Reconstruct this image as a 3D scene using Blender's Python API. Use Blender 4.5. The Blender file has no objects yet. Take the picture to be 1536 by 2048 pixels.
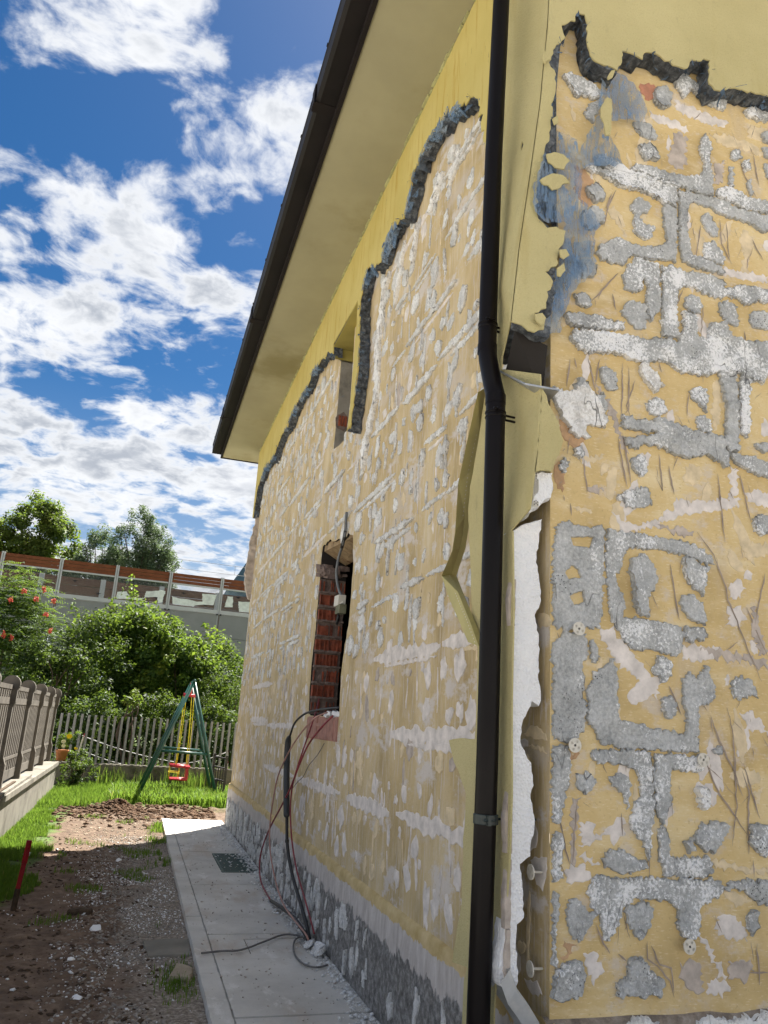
import bpy, math, random
import numpy as np
from mathutils import Vector, Matrix, noise as mnoise
from mathutils.geometry import delaunay_2d_cdt

scene = bpy.context.scene
random.seed(7)
rng = np.random.default_rng(7)

# outlines measured on the walls, in millimetres (along the wall, height)
D = {"PATCH":[[[[1917,4390],[1959,4413],[2006,4413],[2035,4385],[2045,4346],[2008,4316],[1968,4323],[1931,4345]],[],"r"],[[[1936,4257],[1984,4284],[2030,4268],[2051,4221],[2027,4205],[1975,4197],[1943,4217]],[],"r"],[[[1690,4121],[1746,4144],[1813,4130],
[1880,4104],[1960,4104],[2040,4093],[2146,4103],[2157,4090],[2086,4080],[1982,4078],[1879,4080],[1778,4073],[1701,4084]],[],"r"],[[[1640,4054],[1678,4077],[1744,4062],[1845,4081],[1948,4087],[2040,4081],[2139,4085],[2142,4029],[2137,3975],
[2058,3976],[1979,4005],[1899,3999],[1832,4003],[1766,4017],[1722,4038],[1656,4036]],[],"r"],[[[1916,4150],[1997,4163],[2101,4153],[2221,4171],[2295,4205],[2318,4273],[2292,4363],[2301,4403],[2333,4463],[2345,4417],[2364,4423],[2345,4318],
[2359,4212],[2351,4096],[2252,4087],[2164,4100],[2040,4098],[1960,4107],[1892,4119]],[],"r"],[[[2383,4147],[2465,4177],[2551,4159],[2730,4168],[2723,4093],[2583,4084],[2495,4079],[2398,4099],[2368,4106]],[],"r"],[[[2156,4074],[2276,4086],
[2385,4090],[2494,4068],[2722,4080],[2714,4000],[2636,3973],[2564,4006],[2489,4004],[2416,4001],[2332,4025],[2225,4036],[2197,3952],[2191,3847],[2209,3738],[2289,3723],[2383,3711],[2398,3673],[2321,3665],[2228,3664],[2159,3680],[2146,3755],
[2144,3868],[2149,3985]],[],"r"],[[[2070,3974],[2137,3967],[2137,3866],[2124,3783],[2119,3670],[2045,3662],[1977,3645],[1888,3644],[1832,3586],[1778,3572],[1714,3583],[1693,3604],[1715,3653],[1803,3720],[1912,3705],[2025,3729],[2072,3758],
[2065,3858],[2057,3935]],[],"r"],[[[1886,3927],[1921,3971],[1977,3953],[1993,3923],[1964,3892],[1929,3865],[1950,3837],[2012,3832],[1999,3772],[1947,3747],[1898,3762],[1894,3822],[1906,3865],[1883,3886]],[],"r"],[[[2287,3965],[2312,3990],
[2347,3970],[2380,3921],[2371,3878],[2334,3868],[2295,3903]],[],"r"],[[[2283,3814],[2333,3844],[2379,3816],[2405,3766],[2396,3724],[2302,3730],[2272,3732],[2287,3775]],[],"r"],[[[1649,3932],[1688,3971],[1737,3946],[1741,3902],[1708,3876],
[1660,3890]],[],"r"],[[[1621,3790],[1664,3836],[1718,3829],[1734,3789],[1695,3740],[1641,3714],[1620,3741]],[],"r"],[[[1581,3367],[1617,3394],[1658,3375],[1663,3335],[1637,3308],[1596,3319]],[],"r"],[[[1587,3529],[1640,3564],[1697,3546],
[1691,3497],[1638,3463],[1597,3484]],[],"r"],[[[1830,3521],[1854,3581],[1910,3639],[1976,3634],[2021,3634],[2027,3505],[2025,3398],[1965,3321],[1946,3401],[1960,3489],[1940,3538],[1927,3481],[1882,3449],[1840,3460]],[],"r"],[[[2038,3627],
[2089,3640],[2180,3630],[2285,3645],[2391,3649],[2387,3592],[2485,3639],[2681,3650],[2675,3577],[2576,3571],[2501,3531],[2444,3561],[2372,3544],[2301,3533],[2221,3552],[2164,3560],[2129,3530],[2113,3440],[2107,3311],[2116,3272],[2027,3263],
[2025,3335],[2036,3507]],[],"r"],[[[2160,3483],[2196,3519],[2236,3512],[2251,3467],[2231,3424],[2179,3412],[2156,3439]],[],"r"],[[[2357,3508],[2394,3533],[2445,3507],[2452,3431],[2432,3400],[2375,3425],[2352,3463]],[],"r"],[[[2522,3491],
[2573,3525],[2669,3514],[2661,3434],[2564,3424],[2524,3442]],[],"r"],[[[1815,3339],[1848,3394],[1914,3414],[1951,3402],[1954,3340],[1947,3286],[1898,3275],[1846,3305]],[],"r"],[[[1534,3264],[1595,3278],[1688,3284],[1771,3283],[1824,3290],
[1823,3249],[1728,3228],[1656,3222],[1585,3206],[1544,3217]],[],"r"],[[[1569,3190],[1656,3211],[1749,3222],[1844,3228],[1940,3233],[2021,3246],[2115,3261],[2141,3330],[2140,3414],[2218,3400],[2218,3294],[2275,3306],[2286,3383],[2362,3411],
[2404,3345],[2486,3341],[2655,3367],[2645,3256],[2563,3144],[2504,3133],[2448,3163],[2321,3148],[2218,3107],[2107,3105],[2044,3138],[1990,3137],[1924,3103],[1851,3118],[1768,3124],[1685,3106],[1604,3110],[1569,3133]],[],"r"],[[[2682,4576],
[2772,4619],[2764,4538],[2698,4530]],[],"r"],[[[2681,4492],[2762,4511],[2756,4445],[2703,4442]],[],"r"],[[[2488,4406],[2534,4429],[2544,4386],[2509,4350],[2481,4360]],[],"r"],[[[2548,4356],[2595,4389],[2590,4331],[2556,4302]],[],"r"],
[[[2468,4300],[2490,4313],[2485,4189],[2455,4174]],[],"r"],[[[2565,4249],[2592,4270],[2611,4195],[2583,4169]],[],"r"],[[[2685,4385],[2753,4419],[2742,4302],[2703,4303]],[],"r"],[[[1649,4367],[1678,4431],[1730,4473],[1740,4428],[1705,4367],
[1693,4316],[1654,4333]],[],"r"],[[[1522,4534],[1572,4558],[1640,4552],[1708,4526],[1735,4487],[1695,4449],[1650,4457],[1594,4444],[1566,4477]],[],"r"],[[[2045,4631],[2113,4681],[2142,4640],[2132,4560],[2094,4529],[2029,4551]],[],"r"],
[[[2153,4747],[2230,4794],[2266,4761],[2353,4739],[2312,4699],[2250,4703],[2222,4642],[2175,4690]],[],"r"],[[[2263,4708],[2352,4726],[2402,4717],[2478,4704],[2461,4646],[2385,4646],[2311,4672]],[],"r"],[[[2580,4686],[2663,4734],[2785,4755],
[2778,4686],[2669,4650],[2604,4655]],[],"r"],[[[1699,3037],[1730,3053],[1776,3038],[1790,2987],[1774,2954],[1733,2951],[1706,2994]],[],"r"],[[[1903,3093],[1935,3110],[1971,3077],[1997,3052],[2017,3016],[1978,2984],[1952,2994],[1927,3028],
[1904,3053]],[],"t"],[[[2152,3022],[2198,3052],[2248,3051],[2256,3007],[2237,2968],[2238,2928],[2209,2968],[2167,2985]],[],"r"],[[[1928,2920],[1972,2953],[2025,2948],[2033,2906],[2000,2870],[1963,2868],[1933,2892]],[],"r"],[[[2184,2899],
[2229,2922],[2260,2898],[2277,2856],[2251,2840],[2197,2847]],[],"r"],[[[1802,2834],[1853,2839],[1915,2831],[1962,2844],[1989,2868],[2020,2855],[2083,2842],[2180,2834],[2256,2833],[2322,2834],[2338,2739],[2339,2686],[2302,2704],[2238,2727],
[2162,2715],[2097,2695],[2046,2715],[1973,2736],[1911,2721],[1869,2695],[1829,2711],[1814,2737],[1850,2753],[1923,2770],[1976,2789],[1882,2782],[1801,2787]],[],"r"],[[[2316,3147],[2357,3176],[2415,3177],[2418,3074],[2409,2869],[2402,2779],
[2351,2765],[2320,2799],[2342,2877],[2355,2980],[2339,3069]],[],"r"],[[[2444,3183],[2498,3205],[2494,3089],[2474,2982],[2472,2880],[2446,2846],[2420,2871],[2426,3024]],[],"r"],[[[2350,2760],[2439,2760],[2529,2750],[2598,2754],[2591,2677],
[2489,2680],[2412,2702],[2370,2725]],[],"r"],[[[2495,2819],[2537,2841],[2607,2848],[2602,2797],[2521,2794]],[],"r"],[[[1847,2649],[1884,2672],[1924,2662],[1922,2596],[1896,2581],[1851,2604]],[],"r"],[[[1773,2469],[1823,2503],[1915,2540],
[1939,2516],[1940,2466],[1876,2435],[1821,2440]],[],"r"],[[[2455,2469],[2496,2499],[2540,2491],[2551,2435],[2498,2400],[2461,2414]],[],"r"],[[[1499,2321],[1550,2341],[1569,2322],[1635,2322],[1692,2338],[1711,2315],[1709,2211],[1702,2101],
[1700,2018],[1689,1918],[1611,1915],[1539,1904],[1478,1914],[1478,1961],[1478,2043],[1478,2149],[1478,2216],[1494,2269]],[[[1554,2273],[1663,2287],[1643,2237],[1568,2241]],[[1530,2123],[1558,2159],[1595,2147],[1604,2115],[1549,2100]],[[1548,2034],
[1613,2066],[1617,2017],[1566,2000]]],"r"],[[[1726,2326],[1798,2326],[1867,2327],[1967,2326],[2027,2325],[2109,2323],[2170,2312],[2221,2283],[2244,2245],[2207,2236],[2167,2249],[2096,2267],[2045,2261],[1995,2273],[1905,2266],[1826,2260],[1801,
2248],[1794,2179],[1765,2141],[1764,2099],[1791,2069],[1804,2020],[1789,1977],[1856,1975],[1952,1976],[2060,1966],[2074,1946],[2067,1912],[2054,1853],[2024,1838],[1957,1853],[1899,1860],[1842,1847],[1805,1872],[1759,1925],[1732,1971],[1729,
2045],[1721,2128],[1714,2212]],[],"r"],[[[2080,1963],[2170,1963],[2183,1926],[2076,1904]],[],"r"],[[[1829,2217],[1864,2235],[1894,2247],[1937,2213],[1950,2163],[1933,2097],[1908,2090],[1901,2038],[1904,1988],[1870,1985],[1838,2023],[1839,
2074],[1827,2140]],[],"r"],[[[2085,2248],[2116,2261],[2160,2231],[2212,2228],[2179,2198],[2182,2154],[2174,2110],[2124,2130],[2090,2161],[2082,2204]],[],"r"],[[[2076,2091],[2107,2104],[2171,2066],[2185,2016],[2176,1981],[2111,1992],[2078,
2027],[2064,2055]],[],"r"],[[[1921,1805],[1956,1836],[1999,1828],[2012,1792],[1991,1750],[1966,1736],[1929,1770]],[],"r"],[[[1478,1851],[1525,1895],[1620,1892],[1633,1825],[1610,1776],[1609,1683],[1621,1622],[1607,1538],[1589,1522],[1567,
1484],[1520,1489],[1478,1501],[1478,1627],[1478,1780]],[],"r"],[[[1647,1874],[1670,1844],[1678,1813],[1655,1780],[1637,1802]],[],"r"],[[[1627,1684],[1654,1748],[1691,1775],[1738,1810],[1760,1756],[1758,1678],[1753,1646],[1760,1578],[1842,
1575],[1897,1555],[1982,1552],[2057,1540],[2069,1588],[2054,1666],[2058,1747],[2090,1790],[2128,1760],[2171,1821],[2188,1773],[2206,1733],[2208,1693],[2171,1666],[2122,1655],[2118,1591],[2116,1481],[2025,1477],[1932,1480],[1839,1475],[1748,
1475],[1686,1487],[1651,1533],[1625,1570],[1630,1623]],[],"r"],[[[2293,1764],[2341,1793],[2391,1772],[2409,1731],[2422,1707],[2387,1717],[2334,1693],[2294,1707],[2286,1735]],[],"r"],[[[1478,2908],[1543,2890],[1622,2949],[1682,2903],[1731,
2817],[1720,2772],[1640,2763],[1639,2707],[1581,2697],[1542,2736],[1504,2803],[1478,2852]],[],"t"],[[[1573,2939],[1603,2974],[1633,2960],[1637,2923],[1602,2902],[1577,2911]],[],"r"],[[[1672,2906],[1713,2928],[1736,2856],[1721,2834],[1686,
2865]],[],"r"],[[[1571,2650],[1600,2664],[1624,2640],[1609,2615],[1575,2623]],[],"r"],[[[1508,2567],[1527,2606],[1551,2592],[1541,2546],[1518,2533]],[],"r"],[[[1954,1672],[1988,1686],[2020,1664],[2014,1624],[1984,1599],[1956,1625]],[],
"r"],[[[1633,1458],[1677,1470],[1748,1469],[1839,1470],[1894,1468],[1901,1407],[1898,1332],[1900,1273],[1893,1215],[1882,1164],[1875,1093],[1871,1086],[1855,1142],[1820,1170],[1799,1212],[1814,1263],[1842,1301],[1853,1360],[1827,1396],[1783,
1417],[1694,1420],[1641,1432]],[],"r"],[[[1917,1462],[1987,1465],[2072,1462],[2135,1469],[2131,1405],[2041,1409],[1985,1414],[1981,1335],[1978,1283],[1958,1245],[1948,1216],[1959,1158],[1965,1101],[1981,1051],[1962,1030],[1940,1037],[1921,
1107],[1918,1165],[1935,1223],[1909,1273],[1908,1347],[1910,1415]],[],"r"],[[[1478,1472],[1545,1472],[1549,1399],[1536,1319],[1519,1262],[1510,1213],[1478,1208],[1478,1289],[1478,1396]],[],"r"],[[[1575,1378],[1623,1384],[1662,1360],[1639,
1323],[1617,1304],[1579,1328]],[],"r"],[[[1715,1369],[1755,1389],[1791,1380],[1803,1343],[1796,1263],[1775,1306],[1736,1337]],[],"r"],[[[2094,1339],[2119,1362],[2146,1333],[2142,1280],[2118,1268],[2096,1301]],[],"t"],[[[2074,1168],[2105,
1209],[2182,1229],[2229,1215],[2206,1163],[2156,1121],[2110,1132],[2078,1146]],[],"r"],[[[2036,1145],[2061,1171],[2068,1131],[2048,1113]],[],"r"],[[[2336,1218],[2456,1232],[2446,1122],[2380,1108],[2340,1150]],[],"r"],[[[1679,1090],[1714,
1119],[1775,1120],[1818,1092],[1869,1082],[1865,1057],[1799,1046],[1755,1036],[1712,1056],[1683,1070]],[],"r"],[[[1635,1025],[1678,1032],[1720,1025],[1824,1026],[1913,1023],[2002,1024],[2094,1024],[2186,1017],[2203,988],[2173,963],[2117,
946],[2088,932],[2086,890],[2074,835],[2036,815],[2002,836],[1986,877],[1980,925],[1954,950],[1875,957],[1805,953],[1769,933],[1742,879],[1716,846],[1691,823],[1670,853],[1663,893],[1667,913],[1634,927],[1613,974]],[],
"r"],[[[1970,1094],[2052,1102],[2145,1099],[2152,1060],[2122,1029],[1994,1032],[1972,1058]],[],"r"],[[[2214,1010],[2281,1021],[2436,1018],[2429,941],[2361,938],[2306,974],[2251,996],[2212,985]],[],"r"],[[[1530,914],[1543,954],[1576,
960],[1617,920],[1654,907],[1633,880],[1616,854],[1591,821],[1558,828],[1534,868]],[],"r"],[[[1765,913],[1804,940],[1874,943],[1886,905],[1871,858],[1835,825],[1813,825],[1785,865]],[],"r"],[[[1478,690],[1494,733],[1550,
770],[1590,760],[1602,718],[1598,674],[1557,650],[1502,642],[1478,652]],[],"r"],[[[1729,689],[1772,707],[1773,746],[1803,772],[1841,755],[1866,724],[1929,690],[1906,651],[1846,644],[1733,650]],[],"r"],[[[2300,895],[2340,
920],[2346,874],[2318,832],[2296,853]],[],"r"],[[[1478,1170],[1502,1178],[1523,1130],[1510,1082],[1518,1027],[1485,1014],[1478,1040],[1478,1115]],[],"r"],[[[1478,974],[1494,980],[1502,934],[1494,881],[1486,817],[1494,740],[1478,
753],[1478,849]],[],"r"],[[[1755,576],[1835,582],[1885,568],[1892,536],[1808,527],[1759,542]],[],"t"],[[[2040,556],[2094,580],[2182,567],[2283,573],[2395,582],[2388,502],[2152,512],[2047,530]],[],"t"],[[[2184,1485],[2220,
1507],[2226,1483],[2208,1468]],[],"r"]],"GHOST":[[[[2143,4402],[2186,4428],[2228,4404],[2217,4315],[2213,4241],[2157,4199],[2114,4222],[2126,4311]],"b"],[[[2159,4620],[2245,4611],[2369,4602],[2483,4589],[2467,4545],[2352,4533],[2253,4538],[2169,4560]],
"l"],[[[2009,4494],[2081,4493],[2165,4496],[2237,4457],[2211,4436],[2127,4446],[2055,4447]],"l"],[[[2367,4475],[2463,4499],[2643,4499],[2703,4442],[2651,4438],[2548,4444],[2421,4429]],"w"],[[[2387,4306],[2446,4343],[2430,4209],[2373,4180]],"b"],
[[[2495,3917],[2548,3960],[2594,3920],[2542,3744],[2563,3703],[2490,3696],[2524,3820]],"w"],[[[2395,3706],[2516,3726],[2659,3727],[2656,3692],[2488,3673],[2392,3672]],"l"],[[[1741,3857],[1796,3884],[1850,3832],[1854,3766],[1805,3797]],"w"],[[[2598,
4588],[2694,4632],[2739,4608],[2685,4539],[2607,4539]],"w"],[[[1955,4638],[2016,4672],[2076,4668],[2062,4612],[2012,4557],[1977,4583]],"r"],[[[1579,3928],[1633,3950],[1676,3895],[1686,3853],[1632,3849],[1611,3887]],"o"],[[[2105,2634],[2138,2668],
[2192,2672],[2205,2631],[2177,2594],[2123,2590]],"w"],[[[1637,2489],[1676,2517],[1724,2493],[1675,2468]],"b"],[[[1751,2404],[1819,2373],[1888,2365],[1970,2412],[2054,2460],[2067,2508],[2183,2515],[2291,2540],[2401,2556],[2398,2518],[2288,2493],
[2179,2459],[2094,2438],[1969,2376],[1867,2336],[1799,2335]],"l"],[[[1969,2385],[2071,2385],[2153,2373],[2142,2354],[2029,2357]],"b"],[[[2426,2589],[2516,2607],[2584,2602],[2577,2534],[2510,2534],[2445,2553]],"l"],[[[1619,2630],[1717,2656],[1717,
2628],[1628,2600]],"w"],[[[1579,2401],[1655,2403],[1664,2387],[1588,2385]],"w"],[[[2313,2169],[2373,2193],[2397,2160],[2366,2113],[2313,2107]],"l"],[[[2300,2062],[2364,2077],[2391,2027],[2356,1981],[2295,1992]],"l"],[[[1685,1910],[1741,1931],[1805,
1864],[1850,1812],[1906,1776],[1941,1706],[1939,1667],[1893,1695],[1848,1755],[1802,1760],[1738,1818]],"l"],[[[2066,1887],[2146,1894],[2247,1894],[2244,1860],[2142,1835],[2063,1829]],"l"],[[[2145,1885],[2246,1890],[2452,1869],[2489,1864],[2486,
1829],[2345,1843],[2223,1850]],"b"],[[[2428,2084],[2456,2034],[2487,1906],[2453,1878],[2408,1977]],"b"],[[[2386,2358],[2535,2368],[2530,2312],[2412,2288]],"w"],[[[1683,2970],[1723,2939],[1772,2872],[1810,2765],[1838,2676],[1808,2689],[1780,2778],
[1741,2857]],"b"],[[[2296,3112],[2330,3108],[2334,3007],[2314,2883],[2291,2858],[2272,2915]],"w"],[[[2363,2704],[2400,2691],[2397,2575],[2376,2515],[2346,2548]],"l"],[[[1586,1207],[1621,1222],[1659,1195],[1654,1153],[1611,1138],[1586,1165]],"l"],
[[[1590,1127],[1654,1160],[1742,1218],[1773,1233],[1786,1198],[1776,1155],[1740,1140],[1706,1175],[1654,1139]],"l"],[[[2104,1362],[2162,1364],[2199,1335],[2176,1289],[2142,1280]],"l"],[[[2376,1349],[2417,1362],[2402,1303],[2372,1295]],"w"],[[[2253,
1414],[2333,1433],[2412,1412],[2399,1381],[2308,1362],[2270,1383]],"w"],[[[2319,1639],[2382,1659],[2430,1622],[2462,1566],[2406,1580],[2354,1569]],"l"],[[[2154,1096],[2238,1082],[2333,1069],[2417,1069],[2414,1040],[2283,1046],[2171,1060]],"w"],
[[[2193,974],[2278,981],[2324,960],[2303,931],[2246,938]],"w"],[[[2164,896],[2225,899],[2280,878],[2305,839],[2293,808],[2210,819],[2161,855]],"l"],[[[2083,842],[2118,814],[2167,738],[2200,689],[2164,697],[2123,759]],"l"],[[[1997,
748],[2060,753],[2094,726],[2083,686],[2098,645],[2028,654],[2004,701]],"b"],[[[2204,744],[2307,748],[2322,707],[2273,681],[2209,689]],"b"],[[[2109,672],[2182,683],[2216,655],[2169,630],[2115,638]],"l"],[[[1599,789],[1648,775],
[1680,729],[1647,685],[1615,724]],"l"],[[[1562,1284],[1587,1292],[1578,1186],[1568,1068],[1552,1068],[1557,1179]],"b"],[[[1586,1103],[1645,1097],[1670,1063],[1602,1083]],"l"],[[[1535,1055],[1602,1069],[1635,1042],[1601,1007],[1543,1014]],"l"],
[[[1526,829],[1567,815],[1550,770],[1518,758]],"o"],[[[1528,1464],[1589,1459],[1580,1430],[1537,1420]],"o"],[[[1504,2766],[1542,2783],[1620,2713],[1619,2667],[1571,2659],[1523,2696]],"o"],[[[1480,2563],[1513,2586],[1541,2537],[1527,2464],[1494,
2476]],"o"],[[[1591,4050],[1645,4044],[1699,3969],[1633,3882],[1590,3959]],"o"]],"SGHOST":[[[[2750,1958],[2708,1973],[2650,1954],[2634,1913],[2732,1915]],"w"],[[[2863,1507],[2811,1535],[2744,1540],[2672,1512],[2664,1490],[2777,1494]],"w"],[[[2810,1466],[2695,
1466],[2664,1442],[2743,1449]],"w"],[[[2878,766],[2829,778],[2812,755],[2852,724],[2877,738]],"w"],[[[2826,651],[2733,677],[2696,650],[2763,617]],"l"],[[[2786,1065],[2662,1089],[2662,1051],[2691,971],[2737,983],[2769,1025]],"l"]],"SPATCH":[],
"GOUGE":[[[[1649,3080],[1673,2978],[1692,2905]],6],[[[1705,3087],[1683,2970]],6],[[[1819,3091],[1810,2841]],6],[[[1852,3078],[1844,2876],[1823,2852]],6],[[[1879,3019],[1834,2893],[1853,2839]],6],[[[1789,2742],[1806,2615],[1828,2522]],6],[[[1808,2764],
[1836,2620],[1842,2534]],6],[[[1624,2613],[1636,2471]],6],[[[1990,2696],[2001,2535],[1972,2586]],6],[[[2037,2652],[2057,2525]],6],[[[2288,2654],[2297,2466],[2304,2348]],6],[[[2404,2672],[2448,2459]],6],[[[2157,3013],[2142,2901]],6],[[[2164,
2375],[2242,2285],[2295,2149],[2302,2097],[2355,1972],[2400,1873],[2444,1775]],6],[[[2396,2080],[2440,1971],[2485,1880]],6],[[[2506,2235],[2448,2068],[2432,2005]],6],[[[2024,2219],[2041,2078],[2056,1991]],6],[[[2238,3172],[2238,3080]],6],
[[[1841,3120],[1872,3122]],6],[[[1584,3067],[1593,3020]],6],[[[1559,3057],[1543,2924]],6],[[[1560,2416],[1564,2364]],6],[[[2006,3135],[2020,3087]],6],[[[1925,2024],[1909,1980]],6],[[[1994,1726],[2021,1671]],6],[[[1888,1815],[1911,1792]],6],
[[[2183,1623],[2221,1522],[2274,1430],[2315,1323]],6],[[[2265,1656],[2284,1573],[2288,1431],[2282,1284],[2252,1141]],6],[[[2143,1452],[2199,1342],[2323,1187]],6],[[[2330,1448],[2349,1379],[2392,1242]],6],[[[1999,1719],[2047,1614]],6],[[[1579,
1285],[1565,1158],[1560,1075]],6],[[[1519,1178],[1531,1116],[1548,1068]],6],[[[1765,1247],[1767,1169]],6],[[[1650,873],[1682,814],[1706,780]],6],[[[1861,818],[1858,758],[1901,737],[1951,689],[1965,636]],6],[[[1877,804],[1910,743],
[1957,729],[1966,650]],6],[[[1740,780],[1773,756]],6],[[[2345,1091],[2345,1032]],6],[[[2340,803],[2337,665]],6],[[[2294,707],[2384,705]],6],[[[1880,1331],[1877,1029]],6],[[[2322,1417],[2346,1348],[2327,1113]],6],[[[1510,1220],[1523,
1164]],6],[[[1630,1265],[1604,1279]],6],[[[2426,3974],[2429,3853],[2429,3760]],5],[[[2390,3982],[2392,3843],[2445,3742]],5],[[[2575,3915],[2634,3813]],5],[[[2548,3814],[2530,3740]],5],[[[2278,3916],[2238,3734]],5],[[[2152,3535],[2113,3440]],
5],[[[2263,3475],[2242,3320]],5],[[[1809,3537],[1668,3357]],5],[[[1774,3423],[1794,3345]],5],[[[1809,3979],[1763,3875],[1739,3757]],5],[[[1786,3949],[1751,3860]],5],[[[2490,3396],[2494,3299]],5],[[[2542,4367],[2561,4285],[2628,4169]],5],
[[[2625,4443],[2647,4249]],5]],"STRIP":[[[11359,5253],[10410,5095],[10001,5175],[9668,5217],[9305,5162],[8979,5264],[8506,5244],[8062,5198],[7899,5286],[7453,5216],[7041,5129],[6844,5059],[6752,4989]],[[6781,5116],[5867,5091]],[[5865,5059],[5855,4630],[5858,
4266],[5860,4087],[5868,3913],[5911,3901],[5797,3859],[5758,4081],[5676,4329],[5697,4554],[5788,5010]],[[5709,5178],[5599,5253],[5197,5056],[5107,5159],[4956,5209],[4636,5081],[4534,5167],[4443,5310],[4318,5352],[4194,5355],[4033,5340],[3804,
5275],[3456,5060],[3316,4966],[3239,4783],[3179,4541]]],"COLL":[[1363,3163,4525],[1351,3055,4218],[1324,2950,3552],[1310,2927,3057],[1310,2947,2966],[1310,2962,2935],[1310,3032,2740],[1310,3089,2576],[1310,3107,2473],[1310,3063,2220],[1310,
3019,1950],[1310,2955,1818],[1310,2961,1478],[1310,3118,1476],[1310,3247,1461],[1310,3173,1377],[1310,3082,1306],[1310,3035,1265],[1310,3045,1089],[1310,3047,876],[1310,3042,864],[1310,3114,675],[1310,3120,632],[1310,2978,
651],[1310,3002,605],[1310,3008,459],[1310,3015,357]],"COLR":[[1310,2745,453],[1310,2741,619],[1310,2718,721],[1310,2666,881],[1310,2639,1088],[1310,2630,1296],[1310,2641,1624],[1310,2636,1965],[1310,2654,2267],[1310,2667,2276],
[1326,2545,2333],[1352,2545,2552],[1370,2545,2814],[1367,2545,2905],[1310,2789,3026],[1310,2782,3085],[1310,2709,3207]],"CREASE":[[1231,2545,3113],[1262,2545,3459],[1309,2545,3837],[1355,2545,4231],[1393,2545,4718],[1405,2545,5028]],"SLIT":[[[1352,
2545,4694],[1363,2545,4644],[1351,2545,4543],[1335,2545,4420],[1323,2545,4277],[1313,2545,4412],[1311,2545,4517],[1322,2545,4628]],[[1348,2690,4147],[1346,2665,4103],[1345,2679,4080],[1347,2697,4118]]],"FEDGE":[[2872,4723],[2739,4717],[2657,
4725],[2532,4710],[2456,4703],[2365,4658],[2327,4651],[2292,4677],[2308,4824],[2270,4823],[2187,4767],[2173,4723],[2088,4718],[1994,4746],[1923,4733],[1910,4690],[1795,4691],[1787,4608],[1769,4571],[1696,4575],[1635,4577],[1608,4652],[1610,
4776],[1593,4832],[1560,4825],[1543,4775],[1471,4722],[1476,4675],[1492,4651],[1460,4614],[1427,4560],[1417,4520],[1404,4480],[1433,4443],[1438,4375],[1427,4313],[1422,4186],[1417,4139],[1407,4047],[1382,3995],[1382,3930],[1357,3847],[1343,
3737],[1353,3626],[1398,3607],[1483,3610],[1473,3535],[1453,3509],[1457,3430],[1389,3382],[1428,3343],[1399,3267],[1394,3208],[1342,3176],[1390,3159],[1385,3110],[1343,3091],[1315,3094],[1287,3107],[1233,3112]],"STUB":[[1374,2856],[1394,2817],[1425,
2757],[1459,2698],[1472,2636],[1465,2603],[1435,2534],[1419,2503],[1389,2496],[1343,2482],[1356,2553],[1368,2714]],"CHUNK":[[1371,2499],[1396,2512],[1453,2515],[1451,2483],[1462,2459],[1447,2407],[1417,2390],[1397,2362],[1371,2346],[1342,2312],[1357,
2381],[1363,2444]],"EPS":[[1313,2270],[1348,2301],[1442,2342],[1442,2309],[1432,2230],[1423,2160],[1435,2110],[1446,2044],[1442,1992],[1418,1951],[1432,1894],[1439,1809],[1435,1725],[1446,1652],[1438,1611],[1410,1622],[1366,1544],[1361,1481],[1379,
1450],[1412,1394],[1417,1330],[1405,1296],[1424,1211],[1422,1178],[1407,1128],[1407,1090],[1370,1063],[1381,965],[1384,892],[1357,870],[1354,813],[1361,746],[1362,696],[1340,656],[1295,680],[1284,736],[1310,881],[1323,1084],[1327,
1293],[1322,1625],[1324,1970]],"TRIML":[[1270,2941,2971],[1270,3046,2775],[1270,3137,2599],[1270,3153,2372],[1270,3181,2286],[1270,3302,2194],[1270,3197,2073],[1270,3064,1951],[1270,2967,1859]],"TRIMR":[[1330,2986,3028],[1330,3049,2823],[1330,3133,
2665],[1330,3187,2460],[1330,3230,2325],[1330,3330,2210],[1275,3108,2089],[1275,2961,1940],[1275,2871,1836]],"OPEN":[[6962,3103],[6971,2987],[6971,2847],[6971,2639],[6971,2435],[6989,2213],[7021,2027],[7011,1809],[6973,1563],[5849,1559],[5875,
1730],[5882,1915],[5841,2099],[5768,2233],[5752,2372],[5758,2526],[5753,2709],[5794,2836],[5822,2967],[5990,3019],[6143,2989],[6327,3039],[6508,3050],[6669,3112]],"UPWIN":[[6826,4964],[6808,4648],[6813,4362],[6835,4039],[6608,4001],[6399,3983],[6340,
4068],[6288,4276],[6314,4874],[6355,5345],[6316,5357],[7268,5368],[7220,5223]],"ANCH":[["f",1555,2610,1478],["f",2115,2610,1452],["f",2017,2610,805],["f",1576,2610,1908],["s",1420,2694,1034],["s",1420,2694,725]],"MESH":[[[1388,3985],[1348,
3864],[1321,3759],[1328,3646],[1370,3616],[1511,3642],[1512,3761],[1471,3824],[1419,3874]],[[1450,4184],[1513,4159],[1578,4157],[1598,4096],[1655,4252],[1689,4310],[1722,4611],[1737,4494],[1744,4328],[1731,4230],[1775,4198],[1822,4097],[1772,
4070],[1662,4048],[1597,3983],[1596,3828],[1658,3792],[1694,3726],[1656,3662],[1644,3533],[1550,3406],[1510,3296],[1490,3144],[1407,3126],[1412,3224],[1450,3361],[1421,3404],[1480,3450],[1506,3643],[1512,3815],[1471,3901],[1409,3969],[1419,
4061]],[[1737,4481],[1785,4596],[1831,4619],[1899,4563],[1943,4492],[1964,4426],[1927,4365],[1835,4341],[1766,4312],[1745,4352]],[[1511,3613],[1656,3630],[1670,3539],[1632,3447],[1550,3356],[1510,3246],[1470,3140],[1451,3233],[1480,3440]]],"FLAKE":[[[1381,
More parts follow.
